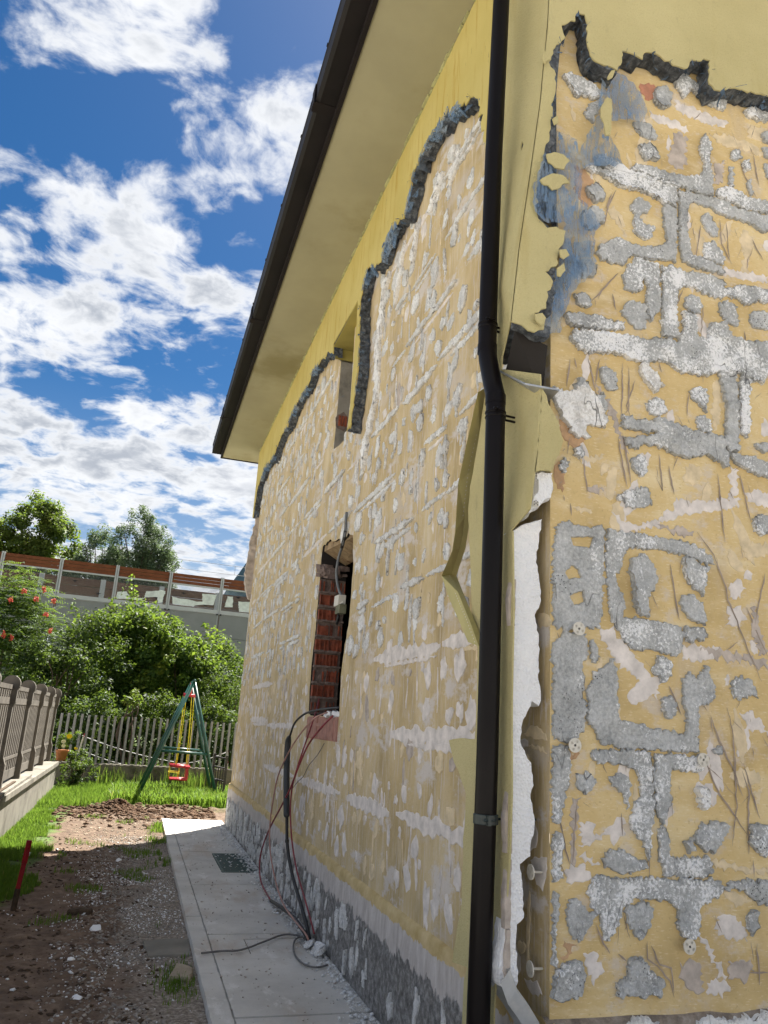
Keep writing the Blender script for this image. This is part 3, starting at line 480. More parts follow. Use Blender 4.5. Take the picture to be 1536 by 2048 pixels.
def make_materials():
    M = {}
    # old ochre plaster, front: blotchy, faint horizontal wash marks, scratches
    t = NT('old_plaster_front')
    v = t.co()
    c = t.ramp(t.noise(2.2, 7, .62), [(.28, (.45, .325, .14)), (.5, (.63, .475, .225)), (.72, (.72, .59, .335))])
    c = t.mix(t.mr(t.noise(1.0, 5, .6, t.co((3, 3, 9), (2, 0, 5))), .5, .75, 0, .55), c, (.80, .71, .50))
    c = t.mix(t.mr(t.noise(5, 6, .7, t.co((1, 1, 1.4), (9, 4, 2))), .52, .66, 0, .75), c, (.60, .53, .455))
    c = t.mix(t.mr(t.noise(1., 6, .7, t.co((2.2, 2.2, 1.1), (3, 9, 6))), .54, .68, 0, .6), c, (.52, .42, .29))
    c = t.mix(t.mr(t.noise(70, 3, .6), .58, .70, 0, .55), c, (.44, .31, .14))
    c = t.mix(t.mr(t.noise(1., 4, .6, t.co((30, 30, 150), (1, 1, 7))), .56, .66, 0, .35), c, (.85, .76, .56))
    t.color(c).set(Roughness=.92).bump(t.math('ADD', t.noise(45, 5, .6), t.math('MULTIPLY', t.noise(7, 4), 1.4)), .35, .006); M['plaster_front'] = t.m
    # side: same plaster, scraped vertically
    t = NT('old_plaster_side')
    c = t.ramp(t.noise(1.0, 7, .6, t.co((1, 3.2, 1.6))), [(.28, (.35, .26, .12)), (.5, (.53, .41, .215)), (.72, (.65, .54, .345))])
    streak = t.noise(1.0, 6, .62, t.co((1, 30, 2.6)))
    brk = t.mr(t.noise(1.0, 5, .6, t.co((1, 2.6, 3.4), (4, 8, 1))), .40, .62)
    c = t.mix(t.math('MULTIPLY', t.mr(streak, .47, .66, 0, .6), brk), c, (.70, .625, .50))
    streak2 = t.noise(1.0, 5, .6, t.co((1, 52, 4.5), (0, 5, 9)))
    c = t.mix(t.math('MULTIPLY', t.mr(streak2, .53, .64, 0, .6), t.mr(brk, 0, 1, .9, .25)), c, (.60, .565, .55))
    sm = t.mr(t.noise(1.0, 6, .7, t.co((1, 2.6, 4.5), (6, 2, 8))), .53, .62, 0, .8)
    c = t.mix(sm, c, (.63, .59, .565))
    c = t.mix(t.mr(t.noise(1.0, 6, .65, t.co((1, 1.3, 3.0), (3, 1, 4))), .54, .70, 0, .7), c, (.56, .50, .44))
    c = t.mix(t.mr(t.noise(60, 3, .6), .63, .72, 0, .5), c, (.30, .22, .12))
    t.color(c).set(Roughness=.93).bump(t.math('ADD', t.noise(40, 5, .6), t.math('MULTIPLY', streak, 1.8)), .45, .007); M['plaster_side'] = t.m
    # side plinth: ochre strip, lilac base coat, bare grey roughcast, by height with torn borders
    t = NT('plinth_side')
    sx = t.n('ShaderNodeSeparateXYZ'); t.l(t.co(), sx.inputs[0]); z = sx.outputs[2]
    wob = t.math('MULTIPLY', t.math('SUBTRACT', t.noise(1., 6, .7, t.co((1, 7, 3))), .5), .30)
    zz = t.math('ADD', z, wob)
    grey = t.ramp(t.noise(28, 8, .72), [(.3, (.10, .097, .09)), (.5, (.27, .26, .245)), (.66, (.50, .485, .465))])
    lil = t.ramp(t.noise(1., 6, .6, t.co((1, 22, 5))), [(.35, (.44, .395, .36)), (.7, (.64, .595, .56))])
    och = t.ramp(t.noise(9, 5), [(.3, (.46, .33, .13)), (.7, (.66, .52, .28))])
    c = t.mix(t.mr(zz, .375, .395), grey, lil); c = t.mix(t.mr(t.math('ADD', z, t.math('MULTIPLY', wob, .42)), .51, .515), c, och)
    rel = t.mix(t.mr(zz, .375, .395), t.noise(26, 8, .75), t.math('MULTIPLY', t.noise(40, 4), .2))
    t.color(c).set(Roughness=.95).bump(rel, 1.0, .03); M['plinth_side'] = t.m
    t = NT('plinth_front')
    c = t.ramp(t.noise(16, 7, .7), [(.3, (.12, .10, .085)), (.5, (.27, .22, .17)), (.7, (.44, .38, .32))])
    t.color(c).set(Roughness=.95).bump(t.noise(22, 8, .75), .9, .02); M['plinth_front'] = t.m
    # glue dabs, front: grey mortar, combed, sugary polystyrene crumbs stuck on, relief shade painted in
    def glue(name, g0, g1, w, wl, wh, ws):
        t = NT(name)
        gv = t.math('ADD', t.math('MULTIPLY', t.noise(9, 4, .6), .45), t.math('MULTIPLY', t.noise(75, 4, .65), .55))
        c = t.ramp(gv, [(.34, tuple(x*.70 for x in g0)), (.5, tuple((a+b)/2 for a, b in zip(g0, g1))), (.64, tuple(min(.9, x*1.18) for x in g1))])  # fine dark-to-light grain imitates occlusion in the rough relief
        oi = t.n('ShaderNodeObjectInfo'); 
        c = t.mix(t.mr(oi.outputs['Random'], 0, 1, 0, .3, 'LINEAR'), c, tuple(x*.72 for x in g0))
        off = t.math('MULTIPLY', t.math('SUBTRACT', oi.outputs['Random'], .5), .10)
        crumb = t.noise(ws * 2.1, 5, .7, None, 'Fac', .3)
        soft = t.noise(1., 5, .6, t.co((7, 7, 4.5), (2, 6, 1)))
        sel = t.math('ADD', t.math('ADD', t.math('MULTIPLY', crumb, .62), t.math('MULTIPLY', soft, .55)), off)
        c = t.mix(t.mr(sel, wl, wh), c, w)
        cut = t.mr(t.math('ABSOLUTE', t.math('SUBTRACT', t.noise(1., 2, .4, t.co((9, 9, 3.2), (5, 1, 2))), .5)), .0, .007, 1, 0)
        cut = t.math('MULTIPLY', cut, t.mr(t.noise(3.3, 2, .5, t.co((1, 1, 1), (8, 2, 5))), .5, .6))
        c = t.mix(t.math('MULTIPLY', cut, .8), c, (.10, .10, .10))
        pits = t.voro(75, None)
        gate = t.mr(t.noise(5, 3, .5, t.co((1, 1, 1), (4, 4, 4))), .58, .66)
        pit = t.math('MULTIPLY', t.mr(pits, .16, .24, 1, 0), gate)
        c = t.mix(pit, c, (.05, .05, .05))  # shade inside the pits painted near-black
        t.color(c).set(Roughness=.9).bump(t.math('SUBTRACT', t.math('ADD', t.math('MULTIPLY', crumb, 1.0), t.noise(22, 5, .65)), t.math('ADD', pit, cut)), .75, .014); return t.m
    M['glue_front'] = glue('glue_front', (.40, .415, .415), (.57, .58, .575), (.90, .91, .92), .595, .685, 42)
    M['glue_side'] = glue('glue_side', (.60, .60, .585), (.75, .745, .725), (.88, .88, .86), .585, .68, 34)
    M['glue_white'] = glue('glue_white', (.70, .69, .66), (.80, .79, .77), (.92, .92, .91), .52, .62, 34)
    # scraped glue ghosts
    M['ghost_l'] = plain('ghost_lilac', (.68, .63, .59), .24, 14, .92, .25, 50, .004)
    M['ghost_b'] = plain('ghost_brown', (.47, .41, .36), .3, 14, .92, .25, 50, .004)
    M['ghost_w'] = plain('ghost_pale', (.67, .555, .37), .2, 16, .92, .2, 50, .004)
    M['ghost_r'] = plain('ghost_red', (.50, .24, .16), .3, 14, .92, .3, 50, .004)
    M['ghost_o'] = plain('ghost_orange', (.52, .34, .20), .3, 14, .92, .3, 50, .004)
    M['gouge'] = plain('gouge', (.33, .27, .225), .4, 12, .95, .4, 60, .004)
    # yellow render of the insulation
    t = NT('yellow_render')
    c = t.ramp(t.noise(2.5, 5, .55), [(.3, (.50, .44, .215)), (.7, (.58, .515, .265))])
    st = t.noise(1., 5, .6, t.co((5, 5, .8)))
    c = t.mix(t.mr(st, .56, .72, 0, .4), c, (.42, .33, .11))
    grain = t.noise(170, 3, .7)
    c = t.mix(t.mr(grain, .56, .70, 0, .6), c, (.33, .26, .09))
    c = t.mix(t.mr(t.noise(9, 6, .7, t.co((1, 1, .5), (2, 2, 2))), .60, .72, 0, .5), c, (.36, .31, .17))
    t.color(c).set(Roughness=.93).bump(t.math('ADD', grain, t.noise(60, 3)), .9, .006); M['render'] = t.m
    # strip under the eaves: rain-washed, with rusty vertical dribbles
    t = NT('yellow_render_washed')
    c = t.ramp(t.noise(2.0, 5, .55), [(.3, (.50, .405, .12)), (.7, (.57, .48, .175))])
    st = t.noise(1., 6, .65, t.co((1, 16, 1.6)))
    c = t.mix(t.mr(st, .52, .68, 0, .75), c, (.42, .27, .04))
    st2 = t.noise(1., 5, .7, t.co((1, 40, 6), (0, 3, 1)))
    c = t.mix(t.mr(st2, .64, .70, 0, .7), c, (.15, .10, .035))
    t.color(c).set(Roughness=.93).bump(t.noise(150, 3, .7), .4, .004); M['render_wash'] = t.m
    M['soffit'] = plain('soffit_paint', (.35, .33, .215), .10, 1.2, .9, .25, 120, .003, 0, (.25, .225, .12))
    M['soffit_edge'] = plain('soffit_edge', (.42, .42, .22), .25, 14, .95, .5, 40, .01)
    # graphite insulation cut edge
    t = NT('graphite_foam')
    c = t.ramp(t.noise(26, 7, .7), [(.32, (.018, .021, .025)), (.50, (.075, .085, .098)), (.68, (.22, .24, .255))])
    c = t.mix(t.mr(t.noise(6, 5, .6, t.co((1, 1, 1), (1, 5, 2))), .55, .68, 0, .6), c, (.09, .13, .19))
    t.color(c).set(Roughness=.95).bump(t.noise(35, 7, .75), .9, .02); M['graphite'] = t.m
    # white polystyrene
    t = NT('white_polystyrene')
    vb = t.voro(95)
    c = t.ramp(t.noise(8, 5), [(.3, (.86, .87, .89)), (.7, (.93, .935, .94))])
    t.color(c).set(Roughness=.75).bump(t.math('ADD', t.math('MULTIPLY', vb, .7), t.math('MULTIPLY', t.noise(18, 6, .65), 2.2)), .5, .02)
    M['eps'] = t.m
    # fibreglass mesh: real gaps between threads
    t = NT('fibreglass_mesh')
    sx = t.n('ShaderNodeSeparateXYZ'); t.l(t.co((1, 1, 1)), sx.inputs[0])
    def thread(s):
        f = t.math('FRACT', t.math('MULTIPLY', s, 190.)); return t.mr(t.math('ABSOLUTE', t.math('SUBTRACT', f, .5)), .17, .27, 1, 0)
    tw = t.math('ADD', sx.outputs[0], t.math('MULTIPLY', t.noise(3, 3), .05)); tz = t.math('ADD', sx.outputs[2], t.math('MULTIPLY', t.noise(4, 3), .05))
    a = t.math('MAXIMUM', thread(tw), thread(t.math('ADD', tz, t.math('MULTIPLY', sx.outputs[0], .3))))
    fib = t.noise(1., 5, .7, t.co((60, 60, 9), (1, 2, 3)))
    a = t.math('MULTIPLY', a, t.mr(fib, .36, .56, .25, 1))
    a = t.math('MAXIMUM', a, t.mr(t.noise(1., 6, .7, t.co((38, 38, 12))), .56, .64))
    c = t.ramp(t.noise(5, 5, .6), [(.34, (.15, .20, .25)), (.50, (.13, .23, .38)), (.60, (.24, .30, .36)), (.70, (.42, .45, .46))])
    t.color(c).set(Roughness=.7); t.b.inputs['Alpha'].default_value = 1; t.l(a, t.b.inputs['Alpha']); M['mesh'] = t.m
    M['fibre'] = plain('fibre', (.10, .15, .22), .5, 20, .7, 0)
    M['brown_paint'] = plain('brown_metal', (.010, .008, .008), .3, 3, .6, .05, 200, .002)
    M['fascia'] = plain('brown_fascia', (.012, .009, .009), .3, 3, .65, .08, 120, .002)
    t = NT('downpipe_metal')
    c = t.ramp(t.noise(1., 5, .6, t.co((8, 8, .9))), [(.3, (.005, .0042, .0045)), (.7, (.009, .007, .0072))])
    t.color(c).set(Roughness=t.mr(t.noise(3, 4), .3, .7, .3, .45)); t.b.inputs['Specular IOR Level'].default_value = .14; M['pipe'] = t.m
    M['clamp'] = plain('clamp_green', (.016, .028, .027), .3, 8, .4, .1, 90, .002)
    M['trim'] = plain('coated_trim', (.47, .42, .19), .12, 6, .7, .12, 60, .002)
    M['zinc'] = plain('zinc_profile', (.42, .44, .46), .2, 9, .45, .1, 80, .002, .6, (.6, .6, .58))
    M['cement'] = plain('grey_cement', (.30, .28, .24), .2, 5, .93, .3, 40, .008, 0, (.16, .15, .13))
    M['olive'] = plain('yellow_reveal', (.36, .30, .085), .12, 4, .9, .2, 90, .004)
    M['lintel'] = plain('rusty_lintel', (.33, .24, .14), .4, 12, .95, .8, 30, .02, 0, (.16, .07, .03))
    M['brick'] = plain('red_brick', (.26, .075, .042), .38, 18, .9, .5, 45, .01, 0, (.15, .085, .07))
    M['brick_dark'] = plain('brick_void', (.055, .024, .018), .4, 18, .95, .4, 40, .01)
    M['block'] = plain('fluted_block', (.42, .235, .19), .22, 14, .92, .4, 50, .006, 0, (.36, .24, .20))
    M['mortar'] = plain('mortar', (.19, .145, .125), .35, 20, .95, .8, 35, .015)
    M['crust'] = plain('mortar_crust', (.34, .215, .155), .45, 25, .95, .9, 40, .015, 0, (.22, .13, .095))
    M['inside'] = plain('room_shade', (.03, .027, .025), .2, 2, .95, 0)  # near-black puts the shade of deep interiors into the colour
    M['plastic'] = plain('white_plastic', (.64, .61, .53), .06, 12, .5, 0)
    M['rubber'] = plain('black_rubber', (.018, .018, .019), .2, 20, .5, .1, 120, .002)
    M['sleeve'] = plain('sleeve', (.030, .034, .038), .2, 20, .55, .15, 50, .003)
    M['red_cable'] = plain('red_cable', (.22, .03, .038), .3, 14, .5, 0)
    M['pink_cable'] = plain('pink_cable', (.40, .22, .18), .3, 14, .55, 0)
    M['grey_cable'] = plain('grey_cable', (.16, .155, .15), .2, 14, .6, 0)
    M['conduit'] = plain('grey_conduit', (.17, .18, .185), .2, 14, .6, .2, 150, .003)
    M['greenbox'] = plain('old_green_box', (.17, .17, .11), .25, 14, .7, .1)
    # outside
    t = NT('path_concrete')
    c = t.ramp(t.noise(1.6, 7, .62), [(.28, (.44, .42, .385)), (.5, (.57, .55, .51)), (.72, (.68, .66, .62))])
    c = t.mix(t.mr(t.noise(1., 6, .65, t.co((2.5, .9, 1), (1, 4, 0))), .50, .66, 0, .8), c, (.47, .40, .33))
    c = t.mix(t.mr(t.noise(1., 6, .7, t.co((5, 2.2, 1), (6, 1, 0))), .56, .66, 0, .7), c, (.72, .70, .67))
    c = t.mix(t.mr(t.noise(110, 3, .7), .62, .72, 0, .6), c, (.24, .22, .2))
    t.color(c).set(Roughness=.9).bump(t.math('ADD', t.noise(70, 5, .65), t.noise(8, 4)), .22, .006); M['path'] = t.m
    M['joint'] = plain('joint_dirt', (.22, .195, .165), .4, 14, .97, .5, 50, .01)
    M['grate'] = plain('green_grate', (.020, .060, .050), .25, 12, .5, .1, 90, .003, 0, (.03, .04, .035))
    M['concrete'] = plain('weathered_concrete', (.21, .195, .165), .28, 3, .93, .35, 40, .008, 0, (.12, .11, .09))
    M['fence_concrete'] = plain('fence_concrete', (.135, .122, .105), .2, 5, .93, .3, 60, .006, 0, (.08, .072, .06))
    M['dark_concrete'] = plain('shaded_concrete', (.135, .125, .10), .35, 6, .95, .5, 35, .01, 0, (.05, .05, .036))  # darkened concrete: the back wall's shade is put into the colour
    M['slat'] = plain('grey_slat', (.25, .25, .25), .15, 5, .8, .15, 60, .003)
    M['green_metal'] = plain('green_enamel', (.010, .060, .048), .15, 8, .35, 0)
    M['red_plastic'] = plain('red_plastic', (.42, .02, .032), .15, 8, .45, 0)
    M['pink_plastic'] = plain('faded_red_plastic', (.52, .10, .09), .15, 8, .5, 0)
    M['rope'] = plain('yellow_rope', (.66, .56, .035), .15, 30, .7, 0)
    M['white_rope'] = plain('white_rope', (.70, .70, .68), .1, 30, .7, 0)
    M['iron'] = plain('dark_iron', (.016, .016, .017), .3, 8, .55, .1)
    M['stake_red'] = plain('red_stake_paint', (.25, .012, .016), .3, 25, .6, .2, 60, .004)
    M['wood'] = plain('old_wood', (.085, .06, .04), .35, 20, .9, .4, 50, .006)
    M['terracotta'] = plain('terracotta', (.42, .17, .075), .2, 8, .85, .1)
    M['barrier_concrete'] = plain('barrier_concrete', (.22, .225, .225), .09, 1.2, .9, .1, 30, .006)
    M['barrier_grey'] = plain('barrier_grey_steel', (.40, .41, .41), .06, 3, .5, 0)
    M['brown_board'] = plain('brown_board', (.155, .052, .022), .2, 3, .75, .1, 30, .004)
    M['brown_board_far'] = plain('brown_board_far', (.13, .066, .042), .2, 1.2, .8, 0)
    M['black'] = plain('black_decal', (.012, .012, .014), .1, 5, .7, 0)
    M['buff'] = plain('white_buff_paint', (.62, .66, .62), .2, 5, .8, 0)
    M['graffiti'] = plain('graffiti_purple', (.045, .012, .05), .2, 5, .7, 0)
    t = NT('barrier_glass')
    t.color((.12, .13, .12)).set(Roughness=.05, Alpha=.16); M['glass'] = t.m
    M['mountain'] = plain('hazed_forest', (.045, .085, .11), .3, .01, .95, 0)  # distance haze painted in as a blue base colour
    M['bark'] = plain('bark', (.085, .065, .048), .35, 6, .95, .6, 25, .02)
    M['tile'] = plain('roof_tile', (.16, .09, .06), .3, 3, .9, 0)
    def leaf(name, stops, trans=.45, tcol=None):
        t = NT(name); a = t.n('ShaderNodeAttribute', attribute_name='rnd')
        c = t.ramp(a.outputs['Fac'], stops); t.color(c).set(Roughness=.55); t.b.inputs['Specular IOR Level'].default_value = .22
        tr = t.n('ShaderNodeBsdfTranslucent'); tcl = t.mix(.6, c, tcol or (.34, .50, .05)); t.l(tcl, tr.inputs[0])
        mx = t.n('ShaderNodeMixShader'); mx.inputs[0].default_value = trans
        t.l(t.b.outputs[0], mx.inputs[1]); t.l(tr.outputs[0], mx.inputs[2]); t.l(mx.outputs[0], t.out.inputs[0]); return t.m
    M['leaf_mid'] = leaf('leaf_mid', [(0, (.016, .038, .009)), (.45, (.040, .085, .015)), (.8, (.085, .145, .022)), (1, (.17, .21, .028))], .36)
    M['leaf_dark'] = leaf('leaf_dark', [(0, (.010, .024, .008)), (.6, (.024, .052, .013)), (1, (.055, .10, .02))], .25)
    M['leaf_sumac'] = leaf('leaf_sumac', [(0, (.016, .040, .010)), (.6, (.034, .076, .015)), (1, (.08, .14, .024))], .3)
    M['leaf_willow'] = leaf('leaf_willow', [(0, (.05, .085, .05)), (.6, (.10, .145, .08)), (1, (.20, .24, .16))], .28, (.22, .32, .10))
    M['leaf_locust'] = leaf('leaf_locust', [(0, (.04, .068, .016)), (.6, (.085, .115, .024)), (1, (.16, .18, .04))], .33)
    M['grass'] = leaf('grass_blade', [(0, (.05, .10, .014)), (.55, (.10, .19, .022)), (.88, (.16, .25, .035)), (1, (.30, .27, .09))], .42, (.27, .42, .05))
    M['petal_red'] = plain('orange_red_flower', (.36, .055, .028), .25, 30, .6, 0)
    M['petal_yellow'] = plain('yellow_flower', (.75, .58, .02), .1, 30, .6, 0)
    M['petal_white'] = plain('cream_flower', (.75, .72, .5), .1, 30, .6, 0)
    # ground
    t = NT('yard_ground')
    v = t.co((1, 1, 1), (0, 0, 0), True)
    dirt = t.ramp(t.noise(9, 8, .68, v), [(.28, (.068, .043, .028)), (.5, (.15, .098, .064)), (.72, (.27, .19, .135))])
    sx = t.n('ShaderNodeSeparateXYZ'); t.l(v, sx.inputs[0]); X, Y = sx.outputs[0], sx.outputs[1]
    w = t.math('MULTIPLY', t.math('SUBTRACT', t.noise(2.2, 6, .65, v), .5), 1.1)
    dry = t.ramp(t.noise(12, 8, .7, v), [(.3, (.055, .034, .021)), (.5, (.115, .074, .047)), (.7, (.21, .15, .10))])
    c = t.mix(t.mr(t.math('ADD', Y, w), 9.6, 10.9), dirt, dry)
    grit = t.ramp(t.noise(42, 7, .7, v), [(.3, (.085, .066, .05)), (.5, (.26, .215, .17)), (.68, (.50, .455, .40))])
    gm = t.math('MULTIPLY', t.mr(t.math('ADD', X, t.math('MULTIPLY', w, .55)), -.02, .36), t.mr(t.math('ADD', Y, w), 11.0, 10.0))
    c = t.mix(gm, c, grit)
    gr = t.ramp(t.noise(14, 6, .6, v), [(.3, (.040, .075, .014)), (.6, (.085, .14, .022)), (.8, (.16, .15, .05))])
    gmask = t.math('MAXIMUM', t.mr(t.math('ADD', X, t.math('MULTIPLY', w, .5)), -.72, -.86), t.mr(t.math('ADD', Y, w), 13.9, 14.5))
    gmask = t.math('MULTIPLY', gmask, t.mr(t.math('ADD', Y, w), 6.8, 7.6))
    c = t.mix(gmask, c, gr)
    t.color(c).set(Roughness=.96).bump(t.math('ADD', t.noise(55, 7, .7, v), t.math('MULTIPLY', t.noise(14, 5, .6, v), 1.5)), .7, .02); M['yard'] = t.m
    t = NT('surrounding_ground')  # pale tone kept to bounce sunlight onto the shaded walls
    c = t.ramp(t.noise(.35, 6, .6, v := t.co((1, 1, 1), (0, 0, 0), True)), [(.3, (.33, .30, .26)), (.7, (.44, .41, .36))])
    sx = t.n('ShaderNodeSeparateXYZ'); t.l(v, sx.inputs[0])
    green = t.ramp(t.noise(2, 6, .6, v), [(.3, (.04, .07, .018)), (.7, (.09, .12, .03))])
    c = t.mix(t.mr(sx.outputs[1], 17.6, 18.6), c, green)
    t.color(c).set(Roughness=.95).bump(t.noise(30, 6, .6, v), .3, .01); M['far_ground'] = t.m
    M['clod'] = plain('soil_clod', (.085, .058, .040), .4, 12, .97, .7, 40, .02)
    M['clod_dry'] = plain('dry_soil_clod', (.095, .058, .036), .4, 12, .97, .7, 40, .02)
    M['stone'] = plain('gravel_stone', (.33, .295, .255), .4, 15, .9, .2)
    M['tilechip'] = plain('pale_rubble', (.33, .28, .21), .2, 12, .93, .3, 40, .006)
    return M
M = make_materials()

# ------------------------------------------------------------------ the house
XW, YF, YB, ZS = 1.47, 2.645, 12.08, 5.75          # side wall plane, front wall plane, far corner, soffit
OUT = 0.10                                          # insulation thickness
RX = 5.6                                            # ridge
PITCH = 0.38
mm = lambda pts: [tuple(c / 1000.0 for c in p) for p in pts]
def S3(s, z, d): return (XW - d, s, z)              # on the side wall
def F3(s, z, d): return (s, YF - d, z)              # on the front wall

house = tag(empty('house', (XW, YF, 0)), 'yellow house with its outer insulation torn off, old ochre plaster and glue dabs bare', 'house')

def house_shell():
    opening = roughen(mm(D['OPEN']), .05, .018, seed=2); upwin = roughen(mm(D['UPWIN']), .12, .006, seed=4)
    # side wall with two openings
    far = [(YB - .02 + .035 * n2(1, z, 3.1) + (.05 if 3.2 < z < 4.6 else 0), z) for z in np.linspace(0, 5.95, 40)]
    outer = [(YF + .001, .0)] + far + [(YF + .001, 5.95)]
    loops = [outer, opening, upwin]
    v, f = cdt(loops)
    V = [S3(q.x, q.y, 0) for q in v]; F = [tuple(t) for t in f]
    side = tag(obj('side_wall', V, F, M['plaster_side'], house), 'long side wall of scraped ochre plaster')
    # jambs of the two openings, the lower one painted dark as shade
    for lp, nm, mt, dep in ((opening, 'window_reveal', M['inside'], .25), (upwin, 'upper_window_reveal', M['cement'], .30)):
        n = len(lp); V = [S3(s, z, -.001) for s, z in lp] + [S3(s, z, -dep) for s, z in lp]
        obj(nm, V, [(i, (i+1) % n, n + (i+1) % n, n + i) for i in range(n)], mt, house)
    # room behind, its shade painted near-black
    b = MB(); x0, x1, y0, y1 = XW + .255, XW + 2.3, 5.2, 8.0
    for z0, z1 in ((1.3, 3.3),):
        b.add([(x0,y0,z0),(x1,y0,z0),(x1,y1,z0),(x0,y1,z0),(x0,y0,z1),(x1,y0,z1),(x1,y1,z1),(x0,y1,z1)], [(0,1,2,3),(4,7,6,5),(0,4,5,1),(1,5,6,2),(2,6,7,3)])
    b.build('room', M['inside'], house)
    MB().box(XW + .29, XW + .33, 6.0, 7.6, 3.8, 5.6).build('window_infill', M['cement'], house)
    # front wall, far gable, other side, as real walls
    zr = 5.95 + (RX - XW) * PITCH
    front = [(XW, 0), (2*RX - XW, 0), (2*RX - XW, 5.95), (RX, zr), (XW, 5.95)]
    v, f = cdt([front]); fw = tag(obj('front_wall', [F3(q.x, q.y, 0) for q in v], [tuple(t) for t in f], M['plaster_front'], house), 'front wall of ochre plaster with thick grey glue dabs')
    w = MB(); n = len(front)
    w.add([(s, YB - .06, z) for s, z in front], [tuple(range(n))])
    w.add([(2*RX-XW, YF, 0), (2*RX-XW, YB-.06, 0), (2*RX-XW, YB-.06, 5.95), (2*RX-XW, YF, 5.95)], [(0, 1, 2, 3)])
    w.build('rear_wall', M['plaster_side'], house)
    # roof: slab with verge and eaves overhang
    r = MB()
    ya, yb, xe = 1.75, 12.72, .80
    for sgn in (-1, 1):
        e = RX + sgn * (RX - xe); zt = 5.95 + .12; zt2 = zt + (RX - xe) * PITCH
        r.add([(e, ya, zt), (e, yb, zt), (RX, yb, zt2), (RX, ya, zt2), (e, ya, zt - .1), (e, yb, zt - .1), (RX, yb, zt2 - .1), (RX, ya, zt2 - .1)],
              [(0,1,2,3), (4,7,6,5), (0,4,5,1), (1,5,6,2), (0,3,7,4)])
    roof = r.build('roof', M['tile'], house)
    # boxed-in eaves
    MB().box(.82, XW + .05, ya, 12.70, ZS, ZS + .03).build('soffit', M['soffit'], house)
    MB().box(.79, .82, ya, 12.735, ZS - .012, ZS + .33).build('fascia', M['fascia'], house)
    MB().box(.79, XW + .4, 12.70, 12.735, ZS - .011, ZS + .33).build('verge_board', M['fascia'], house)
    e = MB()
    for i in range(230):      # crumbly paint line where the soffit meets the wall
        y = rng.uniform(2.6, 12.0); s = rng.uniform(.006, .02)
        e.box(XW - OUT - s, XW - OUT + .004, y - rng.uniform(.01, .05), y + rng.uniform(.01, .05), ZS - rng.uniform(.004, .018), ZS + .002)
    tag(e.build('flaking_paint', M['soffit_edge'], house), kind='stuff')
    # box gutter: profile swept along the eaves
    prof = [(.785, ZS+.19), (.785, ZS+.055), (.675, ZS+.055), (.655, ZS+.075), (.645, ZS+.19), (.632, ZS+.20), (.632, ZS+.186), (.637, ZS+.18), (.642, ZS+.06), (.67, ZS+.043), (.80, ZS+.043), (.80, ZS+.19)]
    n = len(prof); g = MB(); ys = [ya, 12.70]
    V = [(x, y, z) for y in ys for x, z in prof]
    g.add(V, [(i, (i+1) % n, n + (i+1) % n, n + i) for i in range(n)])
    g.add([(.64, 12.702, ZS+.045), (.80, 12.702, ZS+.045), (.80, 12.702, ZS+.19), (.64, 12.702, ZS+.19)], [(0, 1, 2, 3)])
    gut = tag(g.build('gutter', M['brown_paint'], house), 'dark brown metal gutter along the eaves')
    for y in np.arange(2.4, 12.6, .9):
        MB().box(.626, .80, y - .012, y + .012, ZS + .191, ZS + .2045).build('gutter_bracket', M['brown_paint'], gut)
    for y in (4.6, 7.9, 11.0):
        MB().box(.6275, .795, y - .05, y + .05, ZS + .0385, ZS + .0415).box(.6265, .6305, y - .05, y + .05, ZS + .05, ZS + .199).build('gutter_joint', M['fascia'], gut)
    return side, fw, roof
side_wall, front_wall, roof = house_shell()

def plinths():
    # side: plinth 25 mm proud with a small sloped ledge
    b = MB(); y0, y1 = YF - .03, YB + .02
    prof = [(XW - .025, 0), (XW - .027, .40), (XW - .022, .545), (XW - .017, .568), (XW + .01, .582)]
    ys = np.linspace(y0, y1, 160); n = len(prof); V = []
    for y in ys:
        for x, z in prof: V.append((x + (.008 * n2(y, z, 5) if 0 < z < .57 else 0), y, z + (.006 * n2(y, 2, 4) if z > .5 else 0)))
    F = [(i*n+k, i*n+k+1, (i+1)*n+k+1, (i+1)*n+k) for i in range(len(ys)-1) for k in range(n-1)]
    tag(obj('side_plinth', V, F, M['plinth_side'], house, True), 'rough grey plinth with lilac base coat above the path')
    prof = [(YF - .022, 0), (YF - .024, .50), (YF - .018, .575), (YF + .01, .59)]
    xs = np.linspace(XW - .02, 2*RX - XW, 150); n = len(prof); V = []
    for x in xs:
        for y, z in prof: V.append((x, y + .010 * n2(x, z, 6), z + (.012 * n2(x, 3, 7) if z > .4 else 0)))
    F = [(i*n+k, i*n+k+1, (i+1)*n+k+1, (i+1)*n+k) for i in range(len(xs)-1) for k in range(n-1)]
    obj('front_plinth', V, [f[::-1] for f in F], M['plinth_front'], house, True)
plinths()

